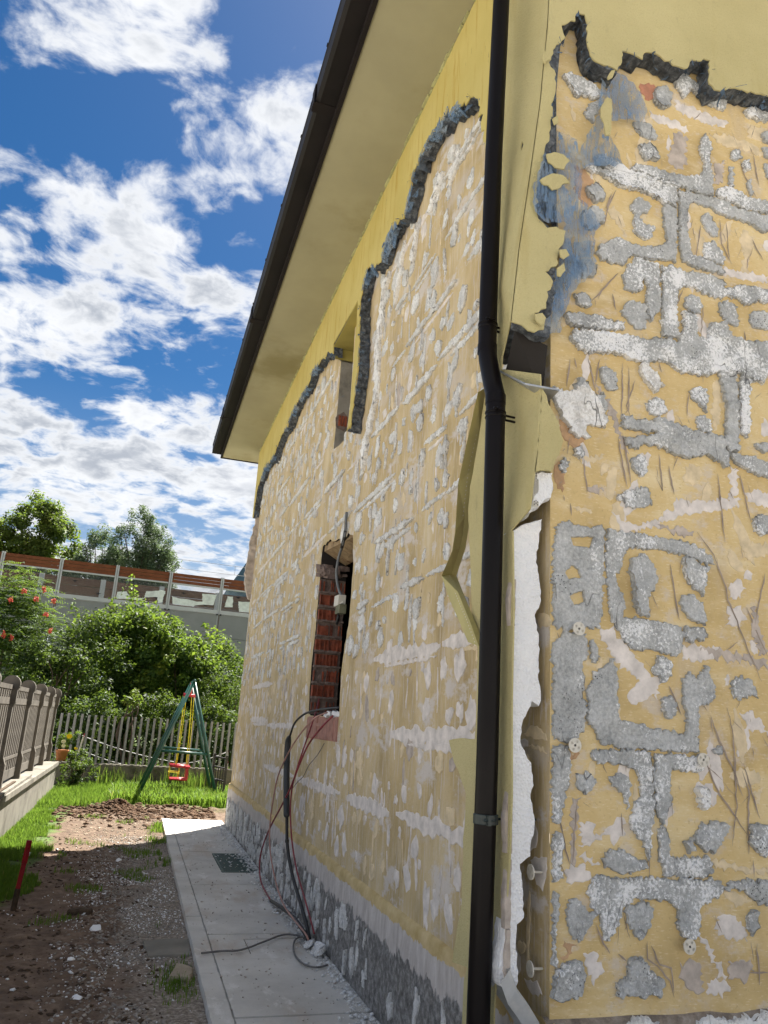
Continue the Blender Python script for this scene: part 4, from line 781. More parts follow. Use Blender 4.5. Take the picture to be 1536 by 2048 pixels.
# ---- glue dabs on the front wall, each one its own piece
def front_glue():
    for i, (lp, holes, k) in enumerate(D['PATCH']):
        lp = roughen(mm(lp), .0075, .0105, 1.3, seed=i * 1.3); hs = [roughen(mm(h), .012, .006, .8, seed=i) for h in holes]
        t = .013 + .013 * ((i * 7919) % 10) / 10.0 + (.012 if k == 't' else 0)
        V, F = slab_mesh(lp, hs, F3, -.002, t, .0022, .019, .30, bulge=.001, seed=i * 2.1)
        obj('adhesive_patch', V, F, M['glue_white'] if k == 't' else M['glue_front'], front_wall)
    # scraped stains: thin skins of glue left on the plaster, joined
    by = {}
    for i, (lp, k) in enumerate(D['GHOST']):
        lp = roughen(mm(lp), .010, .018, 1.0, seed=50 + i)
        V, F = slab_mesh(lp, [], F3, -.002, .0042 + .0004 * (i % 5), .004, 0, 0, tvar=.05, seed=i)
        by.setdefault(k, MB()).add(V, F)
    for k, b in by.items(): tag(b.build('scraped_stain', M['ghost_' + k], front_wall), kind='stuff')
    g = MB()
    for i, (pts, w) in enumerate(D['GOUGE']):
        p = roughen(mm(pts), .02, .004, .8, False, seed=i); m = len(p)
        L = []; Rr = []
        for j, q in enumerate(p):
            a = Vector(p[max(j-1, 0)]); c = Vector(p[min(j+1, m-1)]); d = (c - a).normalized(); nn = Vector((-d.y, d.x))
            ww = .0027 * (1 - abs(2*j/(m-1) - 1)**3) * (1 + .8 * n2(q[0], q[1], 30, i)) + .0006
            L.append(Vector(q) + nn * ww); Rr.append(Vector(q) - nn * ww)
        d = .0034 + .0003 * (i % 7)
        V = [F3(q.x, q.y, d) for q in L] + [F3(q.x, q.y, d) for q in Rr]
        g.add(V, [(j, j+1, m+j+1, m+j) for j in range(m-1)])
    R = random.Random(21)
    for i in range(170):      # short random trowel nicks
        s = R.uniform(1.5, 2.75); z = R.uniform(.66, 4.6); L = R.uniform(.015, .09); a = math.radians(90 + R.gauss(0, 24)); w = R.uniform(.0008, .0024)
        d = Vector((math.cos(a), math.sin(a))); nn = Vector((-d.y, d.x)); p = [Vector((s, z)) + d * L * t + nn * .006 * n2(t, i, 2, i) for t in np.linspace(0, 1, 5)]
        V = [F3(*(q + nn * w * (1 - abs(k - 2) / 2.6)), .0032 + .0002 * (i % 9)) for k, q in enumerate(p)] + [F3(*(q - nn * w * (1 - abs(k - 2) / 2.6)), .0032 + .0002 * (i % 9)) for k, q in enumerate(p)]
        g.add(V, [(k, k+1, 5+k+1, 5+k) for k in range(4)])
    tag(g.build('scratch_marks', M['gouge'], front_wall), kind='stuff')
    # the same glue pattern carries on along the wall to the right
    ext = MB()
    def edge(z): return 2.40 + .083 * z
    for zr in np.arange(.75, 4.5, .44):
        for kind in range(46):
            if kind < 12:
                L = R.uniform(.2, .8); s = R.uniform(2.5, 6.5); zz = zr + R.uniform(-.02, .02); w = R.uniform(.03, .055); n = max(4, int(L / .04))
                if s < edge(zz) + .06: continue
                lp = [(s + L*k/n, zz + w * (1 + .6*n2(k*.6, i, 1, zr))) for k in range(n+1)] + [(s + L*k/n, zz - w * (1 + .6*n2(k*.6, i+9, 1, zr+s))) for k in range(n, -1, -1)]
            else:
                s = R.uniform(2.5, 6.5); zz = zr + R.uniform(.1, .34); r = R.uniform(.04, .075)
                if s < edge(zz) + .09: continue
                lp = [(s + r * math.cos(t) * R.uniform(.75, 1.2), zz + r * 1.15 * math.sin(t) * R.uniform(.75, 1.2)) for t in np.linspace(0, 5.7, 11)]
            i = kind + int(zr * 50)
            V, F = slab_mesh(roughen(lp, .02, .008, 1., seed=i), [], F3, -.002, .017 + .016 * R.random(), .003, 0, 0, tvar=.2, seed=i); ext.add(V, F)
    tag(ext.build('adhesive_crust', M['glue_front'], front_wall), kind='stuff')
    sm = {'l': MB(), 'w': MB()}
    for i in range(70):       # thin smears of scraped glue
        s = R.uniform(1.52, 2.7); z = R.uniform(.68, 4.5); a = R.uniform(.008, .035); b = a * R.uniform(1, 4.5); rot = R.gauss(0, .35)
        lp = []
        for k in range(12):
            t = 2 * math.pi * k / 12; x = a * math.cos(t) * R.uniform(.6, 1.2); y = b * math.sin(t) * R.uniform(.6, 1.2); lp.append((max(1.48, s + x * math.cos(rot) - y * math.sin(rot)), z + x * math.sin(rot) + y * math.cos(rot)))
        V, F = slab_mesh(roughen(lp, .012, .008, 1., seed=i), [], F3, -.002, .0038 + .00012 * (i % 6), .002, 0, 0, tvar=.02); sm['lw'[i % 2]].add(V, F)
    for k, b in sm.items(): tag(b.build('glue_smear', M['ghost_' + k], front_wall), kind='stuff')
front_glue()

# ---- glue on the side wall: boards 1.0 x 0.44 m, edge beads and dabs
def side_glue():
    op = np.array(mm(D['OPEN'])); uw = np.array(mm(D['UPWIN']))
    pieces = []; flats = {'l': MB(), 'w': MB(), 'b': MB()}
    R = random.Random(11)
    def clear(s, z, r):
        if s < 2.75 or s > YB - .1 or z > 5.12: return False
        if inside([(s, z), (s - r, z), (s + r, z), (s, z - r), (s, z + r)], op).any() or inside([(s, z), (s - r, z), (s + r, z)], uw).any(): return False
        if 5.6 < s < 5.95 and z > 3.8: return False
        if 5.75 < s < 7.1 and 1.3 < z < 1.6: return False
        return True
    def blob(s, z, a, b, rot, lobes=.22, n=18):
        out = []; ph = R.uniform(0, 9)
        for k in range(n):
            t = 2 * math.pi * k / n; r = 1 + lobes * n2(math.cos(t)*1.4 + ph, math.sin(t)*1.4, 1.2, ph) + .10 * R.uniform(-1, 1)
            x = a * r * math.cos(t); y = b * r * math.sin(t)
            out.append((s + x * math.cos(rot) - y * math.sin(rot), z + x * math.sin(rot) + y * math.cos(rot)))
        return out
    def bead(s0, z0, s1, z1, w):
        n = max(3, int(math.hypot(s1-s0, z1-z0) / .03)); up = []; dn = []
        d = Vector((s1-s0, z1-z0)).normalized(); nn = Vector((-d.y, d.x)); o = R.uniform(0, 50)
        for k in range(n + 1):
            p = Vector((s0, z0)).lerp(Vector((s1, z1)), k / n); e = min(1, 4*min(k, n-k)/n + .25)
            up.append(p + nn * w * e * (1 + .75 * n2(k*.5, 1, 1, o))); dn.append(p - nn * w * e * (1 + .75 * n2(k*.5, 8, 1, o)))
        return [(q.x, q.y) for q in up] + [(q.x, q.y) for q in dn[::-1]]
    def put(lp, z, big=1.0):
        c = np.mean(np.array(lp), 0)
        raised = z > 1.98 + .12 * n2(c[0], 0, 1.1)
        if raised and R.random() < .86: pieces.append((lp, c, .006 + .012 * R.random()))
        else:
            k = R.choice('llllwwb' if z > 1.2 else 'lllllww') if big < 2 and len(lp) < 44 else 'l'
            lp = roughen(lp, .022, .011, 1.0, seed=c[0])
            V, F = slab_mesh(lp, [], S3, -.002, .0042 + .0006 * R.randint(0, 5), .004, 0, 0, tvar=.05)
            flats[k].add(V, F)
    rows = [1.02, 1.475, 1.92, 2.335, 2.765, 3.19, 3.64, 4.08, 4.52, 4.96]
    zlow = .60
    for ri, zr in enumerate(rows):
        # bead along the joint line, broken in places
        s = 2.8 + R.uniform(0, .2)
        while s < YB - .2:
            L = R.uniform(.25, 1.3) if zr > 1.95 else R.uniform(.7, 2.1); zz = zr + R.uniform(-.022, .022)
            if R.random() < (.92 if zr < 3.7 else .62) and all(clear(s + L*q, zz, .03) for q in (0, .33, .66, 1)):
                put(bead(s, zz, s + L, zz + R.uniform(-.02, .02), R.uniform(.012, .026) if zz > 1.95 else R.uniform(.026, .045)), zz)
                if R.random() < .45: put(bead(s + .05, zz - .05, s + L * .8, zz - .055, R.uniform(.010, .02)), zz)
            s += L + R.uniform(.02, .2)
    rr = [zlow] + rows + [5.2]
    for ri in range(len(rr) - 1):
        z0, z1 = rr[ri], rr[ri+1]; off = .55 if ri % 2 else .05
        for bi in range(-1, 11):
            s0 = 2.75 + off + bi * 1.0
            if R.random() < .85:
                za = z0 + R.uniform(.03, .16); zb = z1 - R.uniform(.03, .14); sj = s0 + R.uniform(-.02, .02)
                if clear(sj, (za+zb)/2, .04) and clear(sj, zb, .03) and clear(sj, za, .03): put(bead(sj, za, sj + R.uniform(-.02, .02), zb, R.uniform(.007, .018)), (za+zb)/2)
            for a in range(5):
                for b in range(2):
                    if R.random() > .86 + .3 * n2(s0, z0, .7, 4): continue
                    s = s0 + .10 + a * .20 + R.uniform(-.085, .085); z = z0 + (z1 - z0) * (.30 + .40 * b) + R.uniform(-.06, .06)
                    if not clear(s, z, .06): continue
                    f = R.choice((.55, .8, 1, 1, 1.15, 1.35)); put(blob(s, z, f * R.uniform(.030, .058), f * R.uniform(.038, .070), R.uniform(-.6, .6), R.uniform(.25, .75), R.choice((9, 12, 16))), z)
    # slivers and tails of torn glue
    for i in range(420):
        s = R.uniform(2.9, YB - .2); z = R.uniform(.7, 5.05)
        if clear(s, z, .05): put(blob(s, z, R.uniform(.006, .014), R.uniform(.04, .11), R.uniform(-.25, .25), .3, 12), z if R.random() < .6 else 1.0)
    # white glue seam beside the upper window's near jamb
    for z0, z1, s0, s1, w in ((3.95, 4.5, 5.35, 5.42, .055), (4.35, 4.9, 5.42, 5.36, .045), (3.7, 4.0, 5.55, 5.36, .05), (4.85, 5.0, 5.35, 5.2, .04), (3.45, 3.75, 5.62, 5.55, .06), (4.6, 5.05, 5.0, 4.85, .028), (4.7, 5.0, 4.62, 4.55, .03), (4.9, 5.06, 4.3, 4.05, .03), (4.85, 5.0, 3.95, 3.75, .03)):
        pieces.append((bead(s0, z0, s1, z1, w), np.array([(s0+s1)/2, (z0+z1)/2]), .028))
    for i, (lp, k) in enumerate(D['SGHOST']):
        V, F = slab_mesh(roughen(mm(lp), .014, .01, .9, seed=i), [], S3, -.002, .0045 + .0005 * (i % 4), .003, 0, 0, tvar=.05)
        flats[k if k in flats else 'b'].add(V, F)
    for i, (lp, k) in enumerate(D['SPATCH']):
        pieces.append((mm(lp), np.mean(np.array(mm(lp)), 0), .016))
    # the pieces that show largest are single parts, the rest one part
    def size(p):
        a = abs(area2(p[0])); y = p[1][0]; return a / y**3
    pieces.sort(key=size, reverse=True)
    NP = 300 - len(D['PATCH'])
    rest = MB()
    for i, (lp, c, t) in enumerate(pieces):
        near = i < NP
        lp2 = roughen(lp, .011 if near else .035, .010, 1.2, seed=i)
        V, F = slab_mesh(lp2, [], S3, -.002, t, .0025, .03 if near else 0, .35, bulge=.001, seed=i)
        if near: obj('adhesive_patch', V, F, M['glue_white'] if t > .027 else M['glue_side'], side_wall)
        else: rest.add(V, F)
    tag(rest.build('adhesive_crust', M['glue_side'], side_wall), kind='stuff')
    for k, b in flats.items(): tag(b.build('scraped_stain', M['ghost_' + k], side_wall), kind='stuff')
    # glue tongues on the plinth
    pl = MB()
    for i in range(330):
        s = R.uniform(3.0, YB - .1); z = R.uniform(.06, .36)
        lp = blob(s, z, R.uniform(.010, .040), R.uniform(.025, .085), R.uniform(-.3, .3), .75, 14)
        if s < 5.6 and R.random() < .6: continue
        V, F = slab_mesh(roughen(lp, .02, .010, 1., seed=i), [], S3, .020, .010 + .014 * R.random(), .003, 0, 0, seed=i); pl.add(V, F)
    tag(pl.build('plinth_glue', M['glue_side'], side_wall), kind='stuff')
side_glue()

# ---- what is left of the insulation
def fringe(edge3, n, ln, nrm, down=(0, 0, -1), spread=.03):
    """torn threads and tatters along an edge given as world points"""
    b = MB(); pts = [Vector(p) for p in edge3]
    for i in range(n):
        k = rng.integers(0, len(pts) - 1); p = pts[k].lerp(pts[k+1], rng.random())
        d = (Vector(down) + Vector(rng.normal(0, .7, 3))).normalized(); L = ln * rng.uniform(.3, 1.2)
        q = p + Vector(nrm) * rng.uniform(-.08, .012); w = Vector(rng.normal(0, 1, 3)).normalized() * (rng.uniform(.0012, .003) if rng.random() < .7 else rng.uniform(.004, .014))
        m = q + d * L * .5 + Vector(rng.normal(0, .012, 3)); e = q + d * L
        b.add([q - w, q + w, m + w * .8, m - w * .8, e], [(0, 1, 2, 3), (3, 2, 4)])
    return b

def insulation():
    low, head, nj, hi = [mm(a) for a in D['STRIP']]
    soff = ZS - .004
    yl = YB + .06
    # strip under the eaves: outline from far top, along the ragged lower edge, to the pipe
    rag1 = roughen([(yl - .03, 4.62), (yl - .12, 4.72), (yl - .2, 5.05), (11.3, 5.2)] + low[1:], .035, .05, .9, False, seed=3)
    rag2 = roughen(nj[4:] + hi, .03, .035, 1.0, False, seed=5)
    outline = [(yl, soff), (yl, 4.62)] + rag1 + head + nj[:4] + rag2 + [(3.15, 4.55), (2.93, 4.5), (2.93, soff)]
    V, F = slab_mesh(outline, [], S3, OUT - .008, .008, .001, 0, 0, back=True, tvar=0)
    ins = MB()
    body = offset_loop(outline if area2(outline) > 0 else outline[::-1], -.004)
    bl = []
    for s, z in body:
        lim = z > soff - .02 or s > yl - .02 or s < 3.0 or (5.85 < s < 6.82 and z > 5.02)
        g = min(1, max(0, (n2(s, z, 1.3, 9) + .32) * 1.8))
        k = 0 if lim else -.02 * (1 - g) + g * .04 * max(-.1, n2(s, z, 4, 2) + .22) + .022 * n2(s, z, 21, 3) + .012 * n2(s, z, 60, 5)
        bl.append((min(s, yl), z - k))
    Vb, Fb = slab_mesh(bl, [], S3, .045, OUT - .0545, .001, 0, 0, back=True, tvar=0)
    strip = tag(obj('eaves_insulation', Vb, Fb, M['graphite'], house), 'strip of dark insulation left under the eaves')
    obj('render_skin', V, F, M['render_wash'], strip)
    b2 = []
    for s, z in bl:
        lim = z > soff - .02 or s > yl - .02 or s < 3.0 or (5.85 < s < 6.82 and z > 5.02)
        g = min(1, max(0, (n2(s, z, 1.3, 9) + .32) * 1.8))
        k = 0 if lim else g * .075 * max(0, n2(s, z, 3.3, 12) + .15) + .03 * n2(s, z, 17, 13) + .018 * n2(s, z, 55, 14)
        b2.append((s - .4 * k * (s < 5.86 and not lim), z - k))
    V2, F2 = slab_mesh(b2, [], S3, .004, .0405, .002, 0, 0, back=True, tvar=0)
    obj('torn_foam', V2, F2, M['graphite'], strip)
    e3 = [S3(s, z, OUT) for s, z in rag1 + rag2[len(nj)-4:]]
    tag(fringe(e3, 420, .06, (-1, 0, 0)).build('torn_mesh', M['fibre'], strip), kind='stuff')
    sh = MB()      # tatters of reinforcing mesh hanging over the cut edge
    for rg, o in ((rag1, 0), (rag2, 7)):
        k = 0
        while k < len(rg) - 16:
            L = int(rng.integers(5, 16))
            if rng.random() < .75:
                seg = rg[k:k+L]; dz = rng.uniform(.02, .11); m = len(seg)
                up = [S3(a, b + .016, OUT + .004 + .003 * n2(a, b, 20)) for a, b in seg]
                md = [S3(a + .008 * n2(a, b, 30, 2), b - dz * .35, OUT - .002 + .02 * n2(a, b, 18, 4)) for a, b in seg]
                dn = [S3(a + .02 * n2(a, b, 30, 3), b - dz * (.55 + .9 * n2(a, b, 24, o)), OUT - .045 + .03 * n2(a, b, 14, 5)) for a, b in seg]
                sh.add(up + md + dn, [(r*m+i, r*m+i+1, (r+1)*m+i+1, (r+1)*m+i) for r in range(2) for i in range(m-1)])
            k += int(L * rng.uniform(.6, 1.5))
    tag(sh.build('mesh_tatters', M['mesh'], strip), kind='stuff')
    # bright render arrises of the upper window
    MB().box(XW - OUT + .004, XW + .25, 5.87, 6.80, 5.075, 5.085).build('window_head', M['olive'], house)
    MB().box(XW - OUT + .03, XW + .25, 6.79, 6.80, 4.965, 5.0745).build('window_jamb', M['olive'], house)

    # corner column beside the downpipe: skin wraps the corner and leans away from the wall
    cl = [Vector(p) / 1000 for p in D['COLL']]; crr = [Vector(p) / 1000 for p in D['COLR']]; ck = [Vector(p) / 1000 for p in D['CREASE']]
    ring = cl + crr + ck + [Vector((XW - OUT - .004, 2.545, soff)), Vector((XW - OUT - .004, 2.95, soff)), Vector((XW - OUT - .004, 2.95, 4.56))]
    p2 = []; x3 = []
    n = len(ring)
    for i in range(n):
        a, b = ring[i], ring[(i+1) % n]; L = (b - a).length; k = max(1, int(L / .05)); jag = i < len(cl) - 1
        for j in range(k):
            p = a.lerp(b, j / k)
            if jag: p = p + Vector((0, .012 * n2(p.y, p.z, 25, 4), .008 * n2(p.z, p.y, 22, 6)))
            p2.append((p.y, p.z)); x3.append(p.x)
    A2 = np.array(p2); X3 = np.array(x3)
    def xat(s, z):
        d = (A2[:, 0] - s)**2 + (A2[:, 1] - z)**2; w = 1 / (d + 1e-5)**2; return float((w * X3).sum() / w.sum())
    def C3(s, z, d): return (xat(s, z) - d, s, z)
    slits = [[(p[1] / 1000, p[2] / 1000) for p in s] for s in D['SLIT']]
    V, F = slab_mesh(p2, slits, C3, -.006, .006, .0005, .12, 0, back=True, tvar=0)
    col_body = [q if q[1] > 3.10 else (q[0], 3.10 + .004 * n2(q[0], 0, 40)) for q in p2]
    cb = []
    for q in col_body:
        if not cb or abs(q[0] - cb[-1][0]) + abs(q[1] - cb[-1][1]) > .012: cb.append(q)
    lowq = [q for q in cb if q[1] < 3.11]; cb = [q for q in cb if q[1] >= 3.105]
    i0 = min(range(len(cb)), key=lambda i: cb[i][1] if cb[i][0] > 2.85 else 9)
    col_body = cb
    bl = offset_loop(col_body if area2(col_body) > 0 else col_body[::-1], .012)
    Vb, Fb = slab_mesh([tuple(q) for q in bl], [], C3, -.085, .078, .002, 0, 0, back=True, tvar=0)
    colm = tag(obj('corner_insulation', Vb, Fb, M['graphite'], house), 'torn yellow corner strip behind the downpipe')
    obj('render_skin', V, F, M['render'], colm)

    # reddish crust of old mortar showing along the torn edge
    for a, b, o in ((3, 12, 1), (14, 20, 2), (20, 25, 3)):
        e = roughen([(p.y, p.z) for p in cl[a:b]], .02, .006, .9, False, seed=o)
        lp = e + [(y + .012 + .028 * max(0, n2(y, z, 9, o) + .45), z) for y, z in e[::-1]]
        V, F = slab_mesh(lp, [], S3, .002, .045, .006, 0, 0, tvar=.3, seed=o)
        obj('mortar_crust', V, F, M['crust'], colm)

    # front face: yellow skin above the ragged edge
    fe = mm(D['FEDGE']); rag = roughen(fe[1:-1], .02, .012, .9, False, seed=9)
    zr = 5.95 + (RX - XW) * PITCH - .04
    xr = 2*RX - XW
    creaseL = [(p.x, p.z) for p in ck]
    ring = [(xr, 5.9), (xr, fe[0][1] - .3), (4.2, fe[0][1] - .25), (3.4, fe[0][1] - .1)] + [fe[0]] + rag + creaseL + [(XW - OUT - .004, soff), (RX, zr)]
    V, F = slab_mesh(ring, [], F3, OUT - .007, .007, .0008, 0, 0, back=True, tvar=0)
    body = offset_loop(ring if area2(ring) > 0 else ring[::-1], .0)
    bl = []
    for s, z in body:
        lim = s > 3.3 or z > 4.65
        bl.append((s + (0 if lim else .0), z - (0 if lim else .035 * max(0, n2(s, z, 6, 4) + .05) + .012 * n2(s, z, 45, 7))))
    bl = [(s + (.03 if (s < 1.42 and z < 4.6) else 0), z) for s, z in bl]
    Vb, Fb = slab_mesh(bl, [], F3, .045, OUT - .0535, .001, 0, 0, back=True, tvar=0)
    fr = tag(obj('front_insulation', Vb, Fb, M['graphite'], house), 'yellow insulation left above the stripped front wall')
    obj('render_skin', V, F, M['render'], fr)
    b2 = []
    for s, z in bl:
        lim = s > 3.3 or z > 4.65 or s < 1.47
        k = 0 if lim else .05 * max(0, n2(s, z, 5, 15) + .05) + .016 * n2(s, z, 20, 16) + .012 * n2(s, z, 60, 17)
        if s < 1.476 and z < 4.62:
            if b2 and b2[-1][0] > 1.4765: b2.append((1.4762, z + .15))
            continue
        b2.append((s, z - k))
    V2, F2 = slab_mesh(b2, [], F3, .004, .0405, .002, 0, 0, back=True, tvar=0)
    obj('torn_foam', V2, F2, M['graphite'], fr)
    tag(fringe([F3(s, z, OUT) for s, z in rag if z > 3.6], 200, .045, (0, -1, 0)).build('torn_mesh', M['fibre'], fr), kind='stuff')
    # fibreglass mesh sheets draped on the wall
    for i, lp in enumerate(D['MESH']):
        lp = roughen(mm(lp), .02, .012, .9, seed=i * 3)
        base = .115 if i == 0 else .05
        def T3(s, z, d, base=base, i=i): return (s, YF - base - d - .03 * n2(s, z, 6, i + 2) - .012 * n2(s, z, 22, i), z)
        v, f = cdt([lp], [q for q in rng.uniform(np.min(lp, 0), np.max(lp, 0), (260, 2)) if inside([q], lp)[0]])
        obj('fibreglass_mesh', [T3(q.x, q.y, 0) for q in v], [tuple(t) for t in f], M['mesh'], fr, True)
    for i, lp in enumerate(D['FLAKE']):
        V, F = slab_mesh(roughen(mm(lp), .018, .004, .8, seed=i), [], lambda s, z, d: (s, YF - .118 - d - .15 * (s - 1.35) * 0, z), 0, .006, .0006, 0, 0, back=True, tvar=0)
        obj('render_flake', V, F, M['render'], fr)
    # stub of yellow front skin lower on the corner, with white foam showing under it
    V, F = slab_mesh(roughen(mm(D['STUB']), .015, .006, .9, seed=4), [], F3, OUT - .012, .012, .001, 0, 0, back=True, tvar=0)
    obj('render_flake', V, F, M['render'], colm)
    V, F = slab_mesh(roughen(mm(D['CHUNK']), .012, .006, .9, seed=6), [], F3, -.03, .085, .006, .02, .06, back=True, tvar=.05, bulge=.003)
    obj('foam_chunk', V, F, M['eps'], colm, True)
    bead = MB()
    zc = [p for p in mm(D['CHUNK'])]; xa = min(p[0] for p in zc); za, zb = 2.36, 2.50
    bead.box(1.362, 1.386, YF - .0605, YF - .058, za, zb)
    bo = bead.build('corner_bead', M['plastic'], colm)
    dots = MB()
    for r in range(3):
        for k in range(12):
            c = Vector((1.367 + r * .007, YF - .0612, za + .008 + k * .0112 + (r % 2) * .005)); m = 6
            dots.add([c + Vector((.0026 * math.cos(6.283*q/m), 0, .0036 * math.sin(6.283*q/m))) for q in range(m)], [tuple(range(m))])
    dots.build('bead_hole', M['rubber'], bo)
    # ledge, and a near-black sheet painting the shade between the two corner pieces
    MB().add([(1.30, 2.545, 2.845), (1.44, 2.52, 2.835), (1.45, 2.64, 2.83), (1.30, 2.80, 3.02), (1.30, 2.545, 2.853), (1.44, 2.52, 2.843), (1.45, 2.64, 2.838), (1.30, 2.80, 3.028)],
             [(0, 3, 2, 1), (4, 5, 6, 7), (0, 1, 5, 4), (1, 2, 6, 5), (2, 3, 7, 6), (3, 0, 4, 7)]).build('foam_ledge', M['zinc'], colm)
    MB().add([(1.30, 2.64, 3.14), (1.42, 2.58, 3.06), (1.43, 2.64, 2.86), (1.33, 2.80, 2.99)], [(0, 1, 2, 3)]).build('hollow_shade', M['inside'], colm)
    # white foam edge on the side face
    ep = mm(D['EPS'])
    def E3(s, z, d): return (s, YF + .02 - d, z)
    cut = 1.4805
    up = roughen([p for p in ep], .014, .0055, .9, seed=8)
    V, F = slab_mesh(up, [], E3, -.07, .07, .003, .018, .03, back=True, tvar=.03, bulge=0)
    obj('foam_edge', V, F, M['eps'], colm, True)
    # brown torn adhesive along the foam's outer edge
    for z0, z1, w in ((1.90, 2.08, .018), (1.10, 1.32, .022), (.86, 1.08, .016), (.70, .86, .014)):
        pts = [(1.318 - .012, z0), (1.318 - w, (z0+z1)/2), (1.318 - .006, z1), (1.328, z1), (1.328, z0)]
        V, F = slab_mesh(roughen(pts, .015, .004, .9, seed=z0), [], E3, -.02, .03, .001, 0, 0, back=True, tvar=.05); obj('torn_backing', V, F, M['ghost_b'], colm)
    # bent starter track at the foot of the corner
    p0 = [(1.285, 2.66, .70), (1.31, 2.655, .64), (1.345, 2.65, .60), (1.385, 2.645, .545), (1.42, 2.64, .47)]
    b = MB(); m = len(p0)
    V = []
    for x, y, z in p0: V += [(x, y - .02, z), (x + .028, y - .03, z + .045), (x + .030, y - .026, z + .046), (x + .004, y + .10, z + .004)]
    b.add(V, [(i*4+k, i*4+k+1, i*4+k+5, i*4+k+4) for i in range(m-1) for k in range(3)])
    tag(b.build('starter_track', M['zinc'], house), 'bent metal starter track at the wall corner')
    # peeled coated trim strip on the side wall
    L = [Vector(p) / 1000 for p in D['TRIML']]; Rr = [Vector(p) / 1000 for p in D['TRIMR']]; m = len(L)
    V = [tuple(p) for p in L] + [tuple(p) for p in Rr] + [tuple(p + Vector((.03, .01, 0))) for p in Rr] + [tuple(p + Vector((.004, .002, 0))) for p in L]
    F = [(i, i+1, m+i+1, m+i) for i in range(m-1)] + [(m+i, m+i+1, 2*m+i+1, 2*m+i) for i in range(m-1)] + [(i+1, i, 3*m+i, 3*m+i+1) for i in range(m-1)]
    tr = tag(obj('peeled_trim', V, F, M['trim'], house), 'peeled olive trim strip dangling beside the downpipe')
    hol = MB()
    for i in range(m-1):
        n = int((Rr[i+1] - Rr[i]).length / .018)
        for j in range(n):
            c = Rr[i].lerp(Rr[i+1], j / n).lerp(L[i].lerp(L[i+1], j / n), .22) + Vector((-.002, -.001, 0)); u = (L[i] - Rr[i]).normalized() * .0022; w = Vector((0, 0, .003))
            hol.add([c - u - w, c + u - w, c + u + w, c - u + w], [(0, 1, 2, 3)])
    hol.build('trim_hole', M['plastic'], tr)
insulation()

# ---- downpipe with offset bend and clamps
def downpipe():
    r = .0405; px = 1.262
    path = [(px - .012, 2.745, 5.75), (px - .012, 2.745, 5.0), (px - .012, 2.790, 4.1), (px - .012, 2.806, 3.36), (px - .012, 2.806, 3.12), (px - .012, 2.795, 3.06), (px - .012, 2.74, 2.92), (px - .012, 2.712, 2.86), (px - .012, 2.706, 2.80), (px - .012, 2.706, 2.4), (px - .012, 2.710, 1.4), (px - .012, 2.735, .6), (px - .012, 2.74, .02)]
    dp = tag(obj('downpipe', *tube(path, r, 28), M['pipe'], house, True), 'dark brown metal downpipe with an offset bend at the corner')
    def ring(y, z, rr, h, mat, bolt=True):
        b = MB(); b.tube([(px - .012, y, z - h/2), (px - .012, y, z - h/2 + .002), (px - .012, y, z + h/2 - .002), (px - .012, y, z + h/2)], [rr - .001, rr, rr, rr - .001], 28)
        if bolt: b.box(px - .03, px - .018, y - rr - .016, y - rr + .004, z - h/2, z + h/2).tube([(px - .045, y - rr - .009, z), (px - .004, y - rr - .009, z)], .004, 8)
        b.tube([(px - .012, y, z), (XW - .01, y + .02, z)], .005, 6)
        b.build('pipe_clamp', mat, dp, False)
    ring(2.806, 3.235, r + .003, .010, M['pipe']); ring(2.806, 3.215, r + .0025, .006, M['pipe'], False)
    ring(2.706, 2.775, r + .0035, .010, M['pipe']); ring(2.706, 2.755, r + .003, .006, M['pipe'], False)
    ring(2.712, 1.205, r + .005, .034, M['clamp'])
    for z, y in ((3.115, 2.806), (2.835, 2.708)):
        MB().tube([(px - .012, y, z - .02), (px - .012, y, z + .02)], r + .0022, 28).build('pipe_socket', M['pipe'], dp, False)
downpipe()

